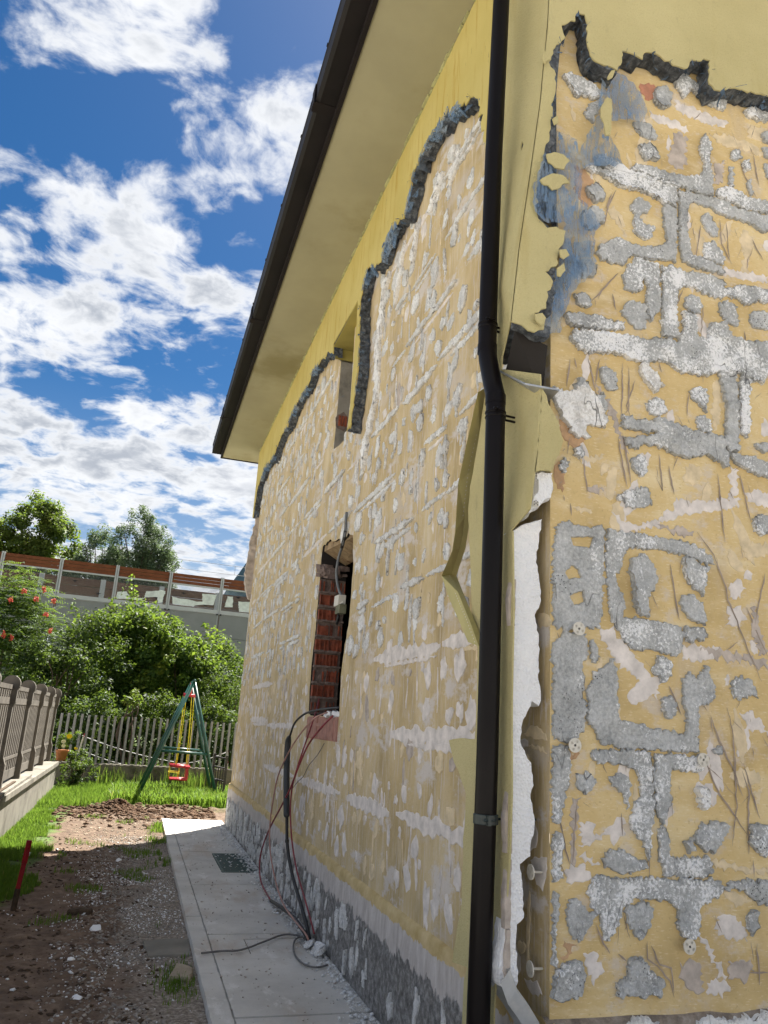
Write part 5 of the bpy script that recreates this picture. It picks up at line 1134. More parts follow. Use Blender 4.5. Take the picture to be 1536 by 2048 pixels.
# ---- brick jamb of the opened window
def opened_window():
    win = tag(obj('brick_jamb', [(1.475, 6.965, 1.57), (1.718, 6.965, 1.57), (1.718, 6.965, 2.86), (1.475, 6.965, 2.86)], [(0, 3, 2, 1)], M['mortar'], house), 'broken hollow bricks in the jamb of the opened window')
    R = random.Random(5); zc = 1.585; h = .125
    for c in range(9):
        x = 1.474 + R.uniform(0, .012); widths = [R.uniform(.09, .13), R.uniform(.09, .12)] if c % 3 else [R.uniform(.18, .22)]
        y0 = 6.93 + R.uniform(-.012, .012)
        for wd in widths:
            x1 = min(x + wd, 1.715); z0 = zc + .008; z1 = zc + h - R.uniform(.010, .022)
            b = MB()
            n = max(2, int(wd / .032)); cw = (x1 - x) / n; vv = MB()
            b.box(x, x1, y0 + .03, y0 + .06, z0, z1)
            for k in range(n + 1):              # webs of the hollow brick standing proud
                xc = x + k * cw; d = R.uniform(-.004, .016)
                if 0 < k < n and R.random() < .25: continue
                b.box(max(x, xc - .0055), min(x1, xc + .0055), y0 + d, y0 + .029, z0, z1 - R.uniform(0, .012))
            if R.random() < .45: b.box(x + cw * .3, x1 - R.uniform(0, cw), y0 + R.uniform(.004, .01), y0 + .028, z0 + .003, z1 - .014)
            b.build('brick', M['brick'], win)
            x = x1 + R.uniform(.008, .016)
        mj = MB()
        for k in range(6):
            xa = 1.474 + k * .040; mj.box(xa, xa + .042, y0 - R.uniform(-.012, .010), y0 + .05, zc - .009 + R.uniform(-.003, .003), zc + .008 + R.uniform(-.002, .004))
        mj.build('mortar_bed', M['mortar'], win)
        zc += h + R.uniform(.006, .016)
    # rubble top of the jamb and rusty lintel
    tp = MB()
    for k in range(26):
        p = Vector((R.uniform(1.48, 1.70), R.uniform(6.92, 7.0), R.uniform(2.82, 2.92))); s = R.uniform(.02, .05)
        tp.obox(p, Vector((s, s*.3*R.uniform(-1, 1), 0)), Vector((-s*.3, s, s*.2)), Vector((0, s*.2, s*.6)))
    tp.build('jamb_rubble', M['mortar'], win)
    lp = [(5.80, 2.99), (6.96, 3.06), (6.96, 3.30), (5.80, 3.30)]
    MB().add([(XW + .02, 5.80, 2.96), (XW + .24, 5.80, 2.90), (XW + .24, 6.98, 2.95), (XW + .02, 6.98, 3.06), (XW + .02, 5.80, 3.2), (XW + .24, 5.80, 3.2), (XW + .24, 6.98, 3.2), (XW + .02, 6.98, 3.2)],
             [(0, 3, 2, 1), (4, 5, 6, 7), (0, 1, 5, 4), (1, 2, 6, 5), (2, 3, 7, 6), (3, 0, 4, 7)]).build('lintel', M['lintel'], win)
    # fluted hollow block below the opening
    b = MB(); y0, y1, z0, z1 = 5.86, 6.95, 1.372, 1.552; n = 30
    b.box(XW - .004, XW + .05, y0, y1, z0, z1)
    for k in range(n):
        ya = y0 + (y1 - y0) * k / n
        if R.random() < .12: continue
        b.box(XW - .012 - R.uniform(0, .003), XW - .004, ya + .004, ya + (y1-y0)/n - .006, z0 + R.uniform(0, .012), z1 - R.uniform(0, .01))
    b.box(XW - .0165, XW - .004, 6.25, 6.62, 1.475, 1.498).build('hollow_block', M['block'], win)
    b = MB()
    for k in range(40):
        p = Vector((XW - R.uniform(-.08, .02), R.uniform(5.86, 6.2), 1.56 + R.uniform(0, .025))); s = R.uniform(.008, .022)
        b.obox(p, Vector((s, s*.4, 0)), Vector((-s*.4, s, s*.3)), Vector((0, -s*.3, s*.6)))
    b.build('sill_rubble', M['eps'], win)
    # patch of brick showing in the upper window's cement jamb
    p = [(1.52 + .07 * math.cos(a) * R.uniform(.8, 1.1), 4.32 + .10 * math.sin(a) * R.uniform(.8, 1.1)) for a in np.linspace(0, 6.0, 14)]
    V, F = slab_mesh(p, [], lambda s, z, d: (s, 6.80 - d, z), 0, .006, .001, 0, 0)
    pb = obj('exposed_brick', V, F, M['mortar'], house)
    for k in range(3): MB().box(1.485 + k * .03, 1.508 + k * .03, 6.786, 6.794, 4.27, 4.375).build('brick', M['brick'], pb)
opened_window()

# ---- plastic insulation anchors
def wall_anchors():
    for a in D['ANCH']:
        t, x, y, z = a[0], a[1]/1000, a[2]/1000, a[3]/1000
        n = Vector((0, -1, 0)) if t == 'f' else Vector((-1, 0, 0)); c = Vector((x, y, z)); u = n.cross(Vector((0, 0, 1))).normalized(); w = Vector((0, 0, 1))
        m = 24; r = .026; V = []
        for rr, d in ((.007, 0), (.012, .0), (.020, .0), (r, 0), (r, -.004), (.007, -.004)):
            for k in range(m):
                q = 2 * math.pi * k / m; V.append(c + (u * math.cos(q) + w * math.sin(q)) * rr + n * d)
        F = []
        for i in range(5):
            for k in range(m):
                if i == 1 and k % 6 in (1, 2): continue       # slots through the plate
                F.append((i*m+k, i*m+(k+1) % m, (i+1)*m+(k+1) % m, (i+1)*m+k))
        F.append(tuple(range(m)))
        b = MB().add(V, F).tube([c, c - n * (.05 if t == 's' else .035)], .0045, 8)
        tag(b.build('wall_anchor', M['plastic'], house), None)
wall_anchors()

# torn slab of old plaster sticking out past the far corner
def far_corner():
    pts = [(3.30, .02), (3.45, .07), (3.7, .115), (3.95, .10), (4.2, .085), (4.45, .05), (4.75, .02), (4.75, -.06), (3.30, -.06)]
    V, F = slab_mesh(roughen([(-d, z) for z, d in pts], .05, .02, .9, seed=3), [], lambda s, z, d: (XW + .0 + s - .02, YB + .03 - d, z), -.03, .09, .004, .05, .2, back=True, tvar=.1)
    tag(obj('plaster_lump', V, F, M['ghost_b'], house), 'torn brown plaster sticking out at the far corner')
far_corner()

# ---- cables hanging from the opened window
def cables():
    C = D['CAB']
    g = lambda k: spline([Vector(p) / 1000 for p in C[k]], 5)
    e = tag(empty('power_cable', (1.39, 5.91, 0)), 'thick black cable with a bulky sleeve arching from the opened window', 'cable')
    obj('thin_lead', *tube(g('sleeve_thin'), .009, 8), M['rubber'], e, True)
    p = g('sleeve'); n = len(p); obj('sleeve', *tube(p, [.010 + .017 * min(1, 6*i/n, 7*(n-1-i)/n + .1) for i in range(n)], 14), M['sleeve'], e, True)
    obj('lower_lead', *tube(g('black_low'), .0135, 10), M['rubber'], e, True)
    obj('cable_tie', *tube([Vector(C['black_low'][2])/1000 + Vector((0, 0, q)) for q in (-.012, .012)], .018, 10), M['rubber'], e)
    e = tag(empty('red_cable', (1.31, 7.11, 0)), 'dark red cable looping out to the path, its end in black sleeve', 'cable')
    obj('lead', *tube(g('red_dark'), .0075, 8), M['red_cable'], e, True); obj('joint_sleeve', *tube(g('black_joint'), .0145, 10), M['rubber'], e, True)
    solo('pale_red_cable', *tube(g('red_pale'), .0065, 8), M['pink_cable'], 'faded pink cable bowing outside the black sleeve', 'cable', smooth=True)
    solo('red_cable', *tube(g('red_mid'), .0065, 8), M['red_cable'], 'red cable running from inside the brick opening close behind the black one', 'cable', smooth=True)
    solo('thin_wire', *tube(g('thin_grey'), .003, 6), M['grey_cable'], 'thin grey wire hanging under the fluted block', 'wire', smooth=True)
    solo('floor_cable', *tube(g('floor'), .0065, 8), M['grey_cable'], 'grey cable lying across the concrete path', 'cable', smooth=True)
    solo('looped_cable', *tube(g('loop'), .006, 8), M['grey_cable'], 'grey cable curled in a loop on the path at the wall foot', 'cable', smooth=True)
    e = tag(empty('hanging_conduit', (1.45, 6.1, 2.28)), 'grey conduit dangling in the brick opening with a small white and green box', 'conduit')
    q = g('conduit'); obj('conduit', *tube(q, .0115, 10), M['conduit'], e, True)
    obj('conduit_collar', *tube([Vector(p)/1000 for p in C['conduit'][2:5]], .014, 10), M['rubber'], e, True)
    c0, c1, c2 = [Vector(p)/1000 for p in C['boxc']]
    MB().obox(c0, Vector((.03, 0, 0)), Vector((0, .075, .003)), Vector((0, -.004, .042))).build('white_box', M['plastic'], e)
    MB().obox(c1 + Vector((0, 0, .004)), Vector((.028, 0, 0)), Vector((0, .07, .003)), Vector((0, -.004, .036))).build('green_box', M['greenbox'], e)
    MB().obox(c0 + Vector((-.008, -.11, -.032)), Vector((.006, 0, 0)), Vector((0, .055, 0)), Vector((0, 0, .004))).build('box_lug', M['plastic'], e)
    obj('cable_end', *tube([Vector(p)/1000 for p in C['conduit_tail']], .011, 8), M['rubber'], e, True)
cables()

# ------------------------------------------------------------------ ground, path, yard
def gh(x, y):
    """height of the dug-over yard"""
    h = .020 * n2(x, y, 1.7, 3) + .014 * n2(x, y, 6.5, 1) + .008 * n2(x, y, 17, 2) - .045
    h += .15 * math.exp(-(((x + .07) / .20)**2 + ((y - 13.75) / .28)**2)) * (1 + .5 * n2(x, y, 9, 8))
    h += .055 * math.exp(-((y - 14.15 - .12 * n2(x, 0, 3)) / .22)**2) * (1 + 1.0 * n2(x, y, 7, 5)) * (1 if x > -.6 else max(0, 1 + (x + .6) * 2))
    if y < 8: h += .03 * max(0, n2(x, y, 3.1, 6)) * (1 if x < 0 else 0)
    if x > .40 and y < 12.5: h = h * max(0, (.58 - x) / .18) - .035 * min(1, (x - .40) / .18)
    return h

def ground():
    s = 9000.0
    V = [(-s, -s, -.14), (s, -s, -.14), (s, s, -.14), (-s, s, -.14)]
    tag(obj('ground', V, [(0, 1, 2, 3)], M['far_ground']), kind='structure')
    xs = np.linspace(-1.62, 2.6, 150); ys = np.concatenate([np.linspace(1.5, 8, 170), np.linspace(8.04, 18.5, 200)])
    V = [(x, y, gh(x, y) if not (x > .6 and y < 12.45) else -.06) for y in ys for x in xs]; n = len(xs)
    F = [(j*n+i, j*n+i+1, (j+1)*n+i+1, (j+1)*n+i) for j in range(len(ys)-1) for i in range(n-1)]
    tag(obj('yard', V, np.array(F), M['yard'], None, True), kind='structure')
ground()

def path():
    base = obj('path', [(.60, 1.5, -.03), (XW - .01, 1.5, -.03), (XW - .01, 12.62, -.03), (.60, 12.62, -.03)], [(0, 1, 2, 3)], M['joint']); tag(base, kind='structure')
    R = random.Random(2)
    def slab(x0, x1, y0, y1, z, name='path_slab', hole=None):
        b = .004; g = .0022
        out = [(x0+g, y0+g), (x1-g, y0+g), (x1-g, y1-g), (x0+g, y1-g)]
        out = roughen(out, .05, .0035, .9, seed=R.uniform(0, 99))
        hs = [hole] if hole else []
        V, F = slab_mesh(out, hs, lambda s, t, d: (s, t, d), -.05, .05 + z, b, .25, 0, tvar=0)
        obj(name, V, F, M['path'], base)
    js = [1.5, 3.3, 4.56, 5.58, 6.19, 7.92, 9.74, 11.2, 12.62]
    for a, b in zip(js[:-1], js[1:]):
        if abs(a - 5.58) < .01: slab(.70, XW - .006, a, b, -.003 + .002, hole=[(.945, 5.70), (1.335, 5.70), (1.335, 6.06), (.945, 6.06)])
        elif abs(a - 7.92) < .01:
            slab(.70, XW - .006, a, b, .0, hole=[(1.045, 8.50), (1.43, 8.50), (1.43, 9.62), (1.045, 9.62)])
        else: slab(.70, XW - .006, a, b, R.uniform(-.002, .003))
    MB().box(.951, 1.329, 5.706, 6.054, -.02, -.004).build('inspection_cover', M['path'], base)
    ks = [1.5, 3.0, 4.1, 5.3, 6.7, 8.2, 9.9, 11.4, 12.62]
    for a, b in zip(ks[:-1], ks[1:]): slab(.575, .70, a, b, .006 + R.uniform(-.003, .003), 'kerb_stone')
    # green grate in the path: frame and bars
    gr = tag(empty('drain_grate', (1.2375, 9.06, 0)), 'dark green slatted drain grate set into the concrete path', 'grate')
    f = MB(); x0, x1, y0, y1 = 1.047, 1.428, 8.502, 9.618
    f.box(x0, x1, y0, y0+.03, -.03, .004).box(x0, x1, y1-.03, y1, -.03, .004).box(x0, x0+.02, y0+.03, y1-.03, -.03, .004).box(x1-.02, x1, y0+.03, y1-.03, -.03, .004)
    f.build('frame', M['grate'], gr)
    for k in range(30):
        y = y0 + .045 + k * .0352; MB().box(x0+.021, x1-.021, y, y + .022, -.025, .002).build('bar', M['grate'], gr)
    # square concrete plate lying in the dirt beside the kerb
    solo('concrete_plate', *slab_mesh(roughen([(.29, 5.83), (.57, 5.80), (.575, 6.20), (.26, 6.22)], .05, .006, .9), [], lambda s, t, d: (s, t, d - .012 - .1 * max(0, .42 - s)), -.05, .036, .006, .1, .02, tvar=0), M['concrete'], 'flat square concrete plate sunk in the dirt beside the path', 'plate')
path()

# ---- loose material
def scatter_rocks(name, pts, sizes, mat, squash=.6, kind='stuff', attr=False):
    base = np.array([(1, 0, 0), (-1, 0, 0), (0, 1, 0), (0, -1, 0), (0, 0, 1), (0, 0, -1), (.6, .6, .55), (-.6, .6, .5), (.6, -.6, .5), (-.6, -.6, .55)], float)
    F0 = np.array([(0, 6, 8), (4, 6, 7), (4, 8, 6), (4, 7, 9), (4, 9, 8), (1, 9, 7), (2, 7, 6), (3, 8, 9), (0, 2, 6), (0, 8, 3), (1, 7, 2), (1, 3, 9), (5, 2, 0), (5, 0, 3), (5, 3, 1), (5, 1, 2)])
    n = len(pts); V = np.repeat(base[None], n, 0) * rng.uniform(.55, 1.25, (n, 10, 3)); V[:, :, 2] *= squash
    V[:, :, 0] *= rng.uniform(.6, 1.5, (n, 1)); a = rng.uniform(0, 6.28, n); c, s = np.cos(a)[:, None], np.sin(a)[:, None]
    X = V[:, :, 0]*c - V[:, :, 1]*s; Y = V[:, :, 0]*s + V[:, :, 1]*c
    tl = rng.normal(0, .3, (n, 1)); Z = V[:, :, 2] + X * tl
    V = np.stack([X, Y, Z], 2) * np.asarray(sizes)[:, None, None] + np.asarray(pts)[:, None, :]
    F = (F0[None] + (np.arange(n) * 10)[:, None, None]).reshape(-1, 3)
    return tag(obj(name, V.reshape(-1, 3), F, mat), kind=kind)

def loose():
    def P(n, fx, fy, ok=None):
        out = []
        while len(out) < n:
            x, y = fx(), fy()
            if ok is None or ok(x, y): out.append((x, y, gh(x, y)))
        return np.array(out)
    U = rng.uniform
    # gravel and polystyrene crumbs between dirt and kerb
    gz = lambda x, y: n2(x, y, 1.8, 4) > -.28 + (.9 if x < -.3 else 0) - .25 * (6.2 < y < 9.8)
    p = P(5200, lambda: rng.normal(.22, .24), lambda: U(4.0, 11.2), lambda x, y: x < .57 and gz(x, y)); scatter_rocks('gravel', p, U(.005, .016, len(p)), M['stone'])
    p = P(2300, lambda: rng.normal(.16, .26), lambda: rng.normal(7.6, 1.3), lambda x, y: -1.2 < x < .57 and n2(x, y, 2.6, 9) > -.1); scatter_rocks('polystyrene_crumbs', p, .003 + .008 * rng.random(len(p))**3, M['eps'], .8)
    p = P(260, lambda: U(-1.3, .5), lambda: U(4.2, 10.3), lambda x, y: n2(x, y, 1.2, 3) > -.15); scatter_rocks('polystyrene_bits', p, .005 + .016 * rng.random(len(p))**4, M['eps'], .6)
    p = P(2600, lambda: U(-1.3, .5), lambda: U(3.6, 11), lambda x, y: n2(x, y, 1.5, 6) > -.25 and x < .35); scatter_rocks('soil_clods', p, .005 + .020 * rng.random(len(p))**4, M['clod'])
    p = P(2600, lambda: U(-1.0, 1.45), lambda: rng.normal(13.7, .75), lambda x, y: y > 12.65 or x < .5); scatter_rocks('dry_soil_clods', p, .008 + .05 * rng.random(len(p))**3, M['clod_dry'])
    p = P(700, lambda: rng.normal(-.05, .18), lambda: rng.normal(13.72, .2)); p[:, 2] += .01; scatter_rocks('mound_clods', p, .008 + .04 * rng.random(len(p))**2, M['clod_dry'])
    p = P(900, lambda: U(-.6, .55), lambda: U(10.3, 13.5)); scatter_rocks('straw_rubble', p, .004 + .016 * rng.random(len(p))**2, M['tilechip'])
    # plaster crumbs along the wall foot
    p = np.array([(XW - .03 - abs(rng.normal(0, .06)), U(3.2, 12.2), .004) for _ in range(3200)]); scatter_rocks('wall_crumbs', p, .003 + .016 * rng.random(len(p))**3, M['glue_white'], .7)
    p = np.array([(U(.62, 1.44), U(3.6, 12.5), .004) for _ in range(600)]); scatter_rocks('path_crumbs', p, .003 + .008 * rng.random(len(p))**3, M['ghost_b'], .6)
    p = np.array([(U(1.06, 1.41), U(8.52, 9.6), .006) for _ in range(26)]); scatter_rocks('grate_crumbs', p, .006 + .012 * rng.random(len(p)), M['eps'], .3)
    # larger single fragments
    spots = [(.04, 9.38, .032, 'white polystyrene lump on the soil near the shadow edge'), (-.06, 6.55, .040, 'flat white polystyrene shard beside the gravel patch'), (-.18, 5.75, .024, 'small white polystyrene lump on the dark soil left of the gravel'),
             (-.10, 5.1, .030, 'nearest white polystyrene shard on the dark soil'), (-.90, 9.6, .05, 'white polystyrene shard lying in the grass behind the red stake')]
    for i, (x, y, s, lab) in enumerate(spots):
        lp = [(x + s * math.cos(a) * U(.7, 1.2), y + s * 1.3 * math.sin(a) * U(.6, 1.2)) for a in np.linspace(0, 5.6, 8)]
        V, F = slab_mesh(lp, [], lambda a, b, d: (a, b, gh(a, b) + d + .25 * (b - y)), -.005, s * .45, s * .12, s * .5, .2, back=True, tvar=.3, seed=i)
        solo('polystyrene_fragment', V, F, M['eps'], lab, 'debris', None, True)
    for i, (x, y, s, lab) in enumerate([(1.385, 5.62, .050, 'larger white glue lump at the wall foot by the cable ends'), (1.36, 5.80, .035, 'smaller white glue lump touching the black cable end')]):
        lp = [(x + s * math.cos(a) * U(.7, 1.2), y + s * 1.6 * math.sin(a) * U(.6, 1.2)) for a in np.linspace(0, 5.6, 8)]
        V, F = slab_mesh(lp, [], lambda a, b, d: (a, b, .003 + d + .5 * (a - x + s)), 0, s * .7, s * .2, s * .5, .3, back=True, tvar=.3, seed=i)
        solo('plaster_fragment', V, F, M['glue_white'], lab, 'debris', None, True)
    V, F = slab_mesh(roughen([(.40, 5.30), (.53, 5.27), (.55, 5.40), (.45, 5.46)], .03, .01, .9), [], lambda a, b, d: (a, b, gh(a, b) + .01 + d + .15 * (b - 5.35)), 0, .03, .006, .05, .2, back=True)
    solo('tile_shard', V, F, M['tilechip'], 'beige tile shard lying by the kerb among weeds', 'debris')
    V, F = slab_mesh(roughen([(-.30, 6.98), (-.12, 6.95), (-.11, 7.05), (-.28, 7.08)], .03, .012, .9), [], lambda a, b, d: (a, b, gh(a, b) + .005 + d), 0, .035, .01, .04, .2, back=True)
    solo('wood_offcut', V, F, M['wood'], 'dark wood offcut half buried in the dirt', 'debris')
loose()

def stake():
    e = tag(empty('marker_stake', (-.695, 7.1, 0)), 'wooden survey stake with its upper part painted red', 'stake')
    lo = Vector((-.70, 7.12, gh(-.7, 7.12) - .05)); mid = Vector((-.690, 7.11, .12)); m2 = Vector((-.676, 7.11, .30)); hi = Vector((-.664, 7.10, .47))
    MB().bar(lo, mid, .030, .03).build('bare_foot', M['wood'], e); MB().bar(mid, m2, .033, .033).build('painted_part', M['stake_red'], e)
    MB().bar(m2, hi, .029, .030).build('painted_top', M['stake_red'], e)
stake()

# ------------------------------------------------------------------ vegetation helpers
def leaves_mesh(C, Nrm, size, aspect=.5, fold=.25, jit=.5):
    """folded rhombic leaves at C facing Nrm"""
    n = len(C); size = np.broadcast_to(size, (n,))[:, None]
    N_ = Nrm + rng.normal(0, jit, (n, 3)); N_ /= np.linalg.norm(N_, axis=1, keepdims=True) + 1e-9
    T = rng.normal(0, 1, (n, 3)); T -= N_ * (T * N_).sum(1, keepdims=True); T /= np.linalg.norm(T, axis=1, keepdims=True) + 1e-9
    B = np.cross(N_, T)
    a = C - T * size * .5; b = C + B * size * aspect * .5 + N_ * size * fold * .4; c = C + T * size * .5 - N_ * size * fold * .3; d = C - B * size * aspect * .5 + N_ * size * fold * .4
    V = np.stack([a, b, c, d], 1).reshape(-1, 3)
    i = np.arange(n)[:, None] * 4
    F = np.concatenate([i + np.array([[0, 1, 2]]), i + np.array([[0, 2, 3]])], 1).reshape(-1, 3)
    return V, F

def crown(clumps, per, size, droop=0.0, aspect=.5, hollow=.35):
    """leaves in clumps: clumps (x,y,z,r)"""
    C = []; Nn = []; R = []
    for (x, y, z, r) in clumps:
        n = max(12, int(per * (r / .5)**2)); d = rng.normal(0, 1, (n, 3)); d /= np.linalg.norm(d, axis=1, keepdims=True)
        rad = r * (hollow + (1 - hollow) * rng.random((n, 1))**.6) * rng.uniform(.75, 1.15, (n, 1))
        p = np.array([x, y, z]) + d * rad * np.array([1, 1, .85]); p[:, 2] -= droop * rng.random(n) * r
        C.append(p); Nn.append(d * .7 + np.array([0, 0, .8])); R.append(np.clip(rng.normal(.45, .27) + rng.normal(0, .16, n) + .1 * d[:, 2], 0, 1))
    C = np.concatenate(C); Nn = np.concatenate(Nn); R = np.concatenate(R)
    V, F = leaves_mesh(C, Nn, size * rng.uniform(.6, 1.3, len(C)), aspect)
    return V, F, np.repeat(R, 4)

def ell_clumps(cx, cy, cz, rx, ry, rz, n, r0, r1, top=-.4):
    out = []
    while len(out) < n:
        d = rng.normal(0, 1, 3); d /= np.linalg.norm(d)
        if d[2] < top: continue
        k = rng.uniform(.45, 1.0)**.5 * (1 + .22 * n2(d[0]*2 + cx, d[2]*2, 1.3, cy))
        out.append((cx + d[0]*rx*k, cy + d[1]*ry*k, max(.15, cz + d[2]*rz*k), rng.uniform(r0, r1)))
    return out

def woody(base, clumps, n, r0, mat, parent, name, rise=.5):
    b = MB(); base = Vector(base)
    idx = rng.choice(len(clumps), min(n, len(clumps)), replace=False)
    for i in idx:
        c = Vector(clumps[i][:3]); m1 = base.lerp(c, .35) + Vector((0, 0, rise * .4)) + Vector(rng.normal(0, .12, 3)); m2 = base.lerp(c, .7) + Vector((0, 0, rise * .3)) + Vector(rng.normal(0, .12, 3))
        b.tube(spline([base + Vector((rng.normal(0, .05), rng.normal(0, .05), 0)), m1, m2, c], 3), list(np.linspace(r0, r0 * .18, 10)), 5, False)
    b.build(name, mat, parent, True)

def bush(name, label, cat, base, ells, n, r0, r1, per, leaf, mat, group=None, sprigs=(), aspect=.5, stems=14):
    e = tag(empty(name, base), label, cat, group)
    cl = []
    for el, k in zip(ells, n): cl += ell_clumps(*el, k, r0, r1)
    V, F, A = crown(cl, per, leaf, .2, aspect)
    Vs = [V]; Fs = [F]; As = [A]; o = len(V)
    for (x, y, z0, z1) in sprigs:        # young upright shoots
        m = int((z1 - z0) / .02); zz = rng.uniform(z0, z1, m); w = .16 * (1 - (zz - z0) / (z1 - z0)) + .04
        C = np.stack([x + rng.normal(0, 1, m) * w, y + rng.normal(0, 1, m) * w, zz], 1); Nn = rng.normal(0, .6, (m, 3)) + np.array([0, -.3, .7])
        v, f = leaves_mesh(C, Nn, leaf * rng.uniform(.8, 1.4, m), .6); Vs.append(v); Fs.append(f + o); o += len(v); As.append(np.repeat(np.clip(rng.normal(.85, .1, m), 0, 1), 4))
    obj('foliage', np.concatenate(Vs), np.concatenate(Fs), mat, e, False, np.concatenate(As))
    woody(base, cl, stems, .035, M['bark'], e, 'stems')
    return e, cl

def sumac(name, label, base, ell, n, fronds, group=None):
    """shrub with long feathered leaves and upright orange-red flower heads"""
    e = tag(empty(name, base), label, 'shrub', group)
    cl = ell_clumps(*ell, n, .25, .4)
    C = []; Nn = []; SZ = []; A = []
    for (x, y, z, r) in cl:
        for k in range(fronds):
            az = rng.uniform(0, 6.28); L = rng.uniform(.35, .6); d = np.array([math.cos(az), math.sin(az), rng.uniform(-.1, .6)]); side = np.array([-math.sin(az), math.cos(az), 0]); t0 = rng.normal(0, .12, 3) + np.array([x, y, z])
            col = rng.normal(.5, .22)
            for j in range(9):
                u = (j + 1) / 9; p = t0 + d * L * u + np.array([0, 0, -.35 * L * u * u])
                for sg in (-1, 1):
                    C.append(p + side * sg * .055); Nn.append(np.array([0, 0, 1.]) + side * sg * .2 + d * .2); SZ.append((side * sg + d * .35, .11 * (1 - .45 * abs(u - .45)))); A.append(col + rng.normal(0, .08))
    n_ = len(C); C = np.array(C); Nn = np.array(Nn) + rng.normal(0, .15, (n_, 3)); Nn /= np.linalg.norm(Nn, axis=1, keepdims=True)
    T = np.array([s[0] for s in SZ]); S = np.array([s[1] for s in SZ])[:, None]; T -= Nn * (T * Nn).sum(1, keepdims=True); T /= np.linalg.norm(T, axis=1, keepdims=True); B = np.cross(Nn, T)
    V = np.stack([C - T*S*.5, C + B*S*.17, C + T*S*.5 - Nn*S*.12, C - B*S*.17], 1).reshape(-1, 3); i = np.arange(n_)[:, None] * 4
    F = np.concatenate([i + np.array([[0, 1, 2]]), i + np.array([[0, 2, 3]])], 1).reshape(-1, 3)
    obj('foliage', V, F, M['leaf_sumac'], e, False, np.repeat(np.clip(A, 0, 1), 4))
    woody(base, cl, 16, .035, M['bark'], e, 'stems')
    return e, cl

def tree(name, label, base, clumps, trunk_h, r, per, leaf, mat, aspect, group):
    e = tag(empty(name, base), label, 'tree', group)
    V, F, A = crown(clumps, per, leaf, .3, aspect)
    obj('crown', V, F, mat, e, False, A)
    b = MB(); B = Vector(base); top = B + Vector((rng.normal(0, .2), 0, trunk_h))
    b.tube(spline([B, B.lerp(top, .5) + Vector((.1, 0, 0)), top], 4), list(np.linspace(r, r*.55, 9)), 8)
    for i in rng.choice(len(clumps), min(26, len(clumps)), replace=False):
        c = Vector(clumps[i][:3]); s = B.lerp(top, rng.uniform(.6, 1)); b.tube(spline([s, s.lerp(c, .5) + Vector((0, 0, .5)), c], 3), list(np.linspace(r*.4, r*.06, 7)), 5, False)
    b.build('trunk', M['bark'], e, True)

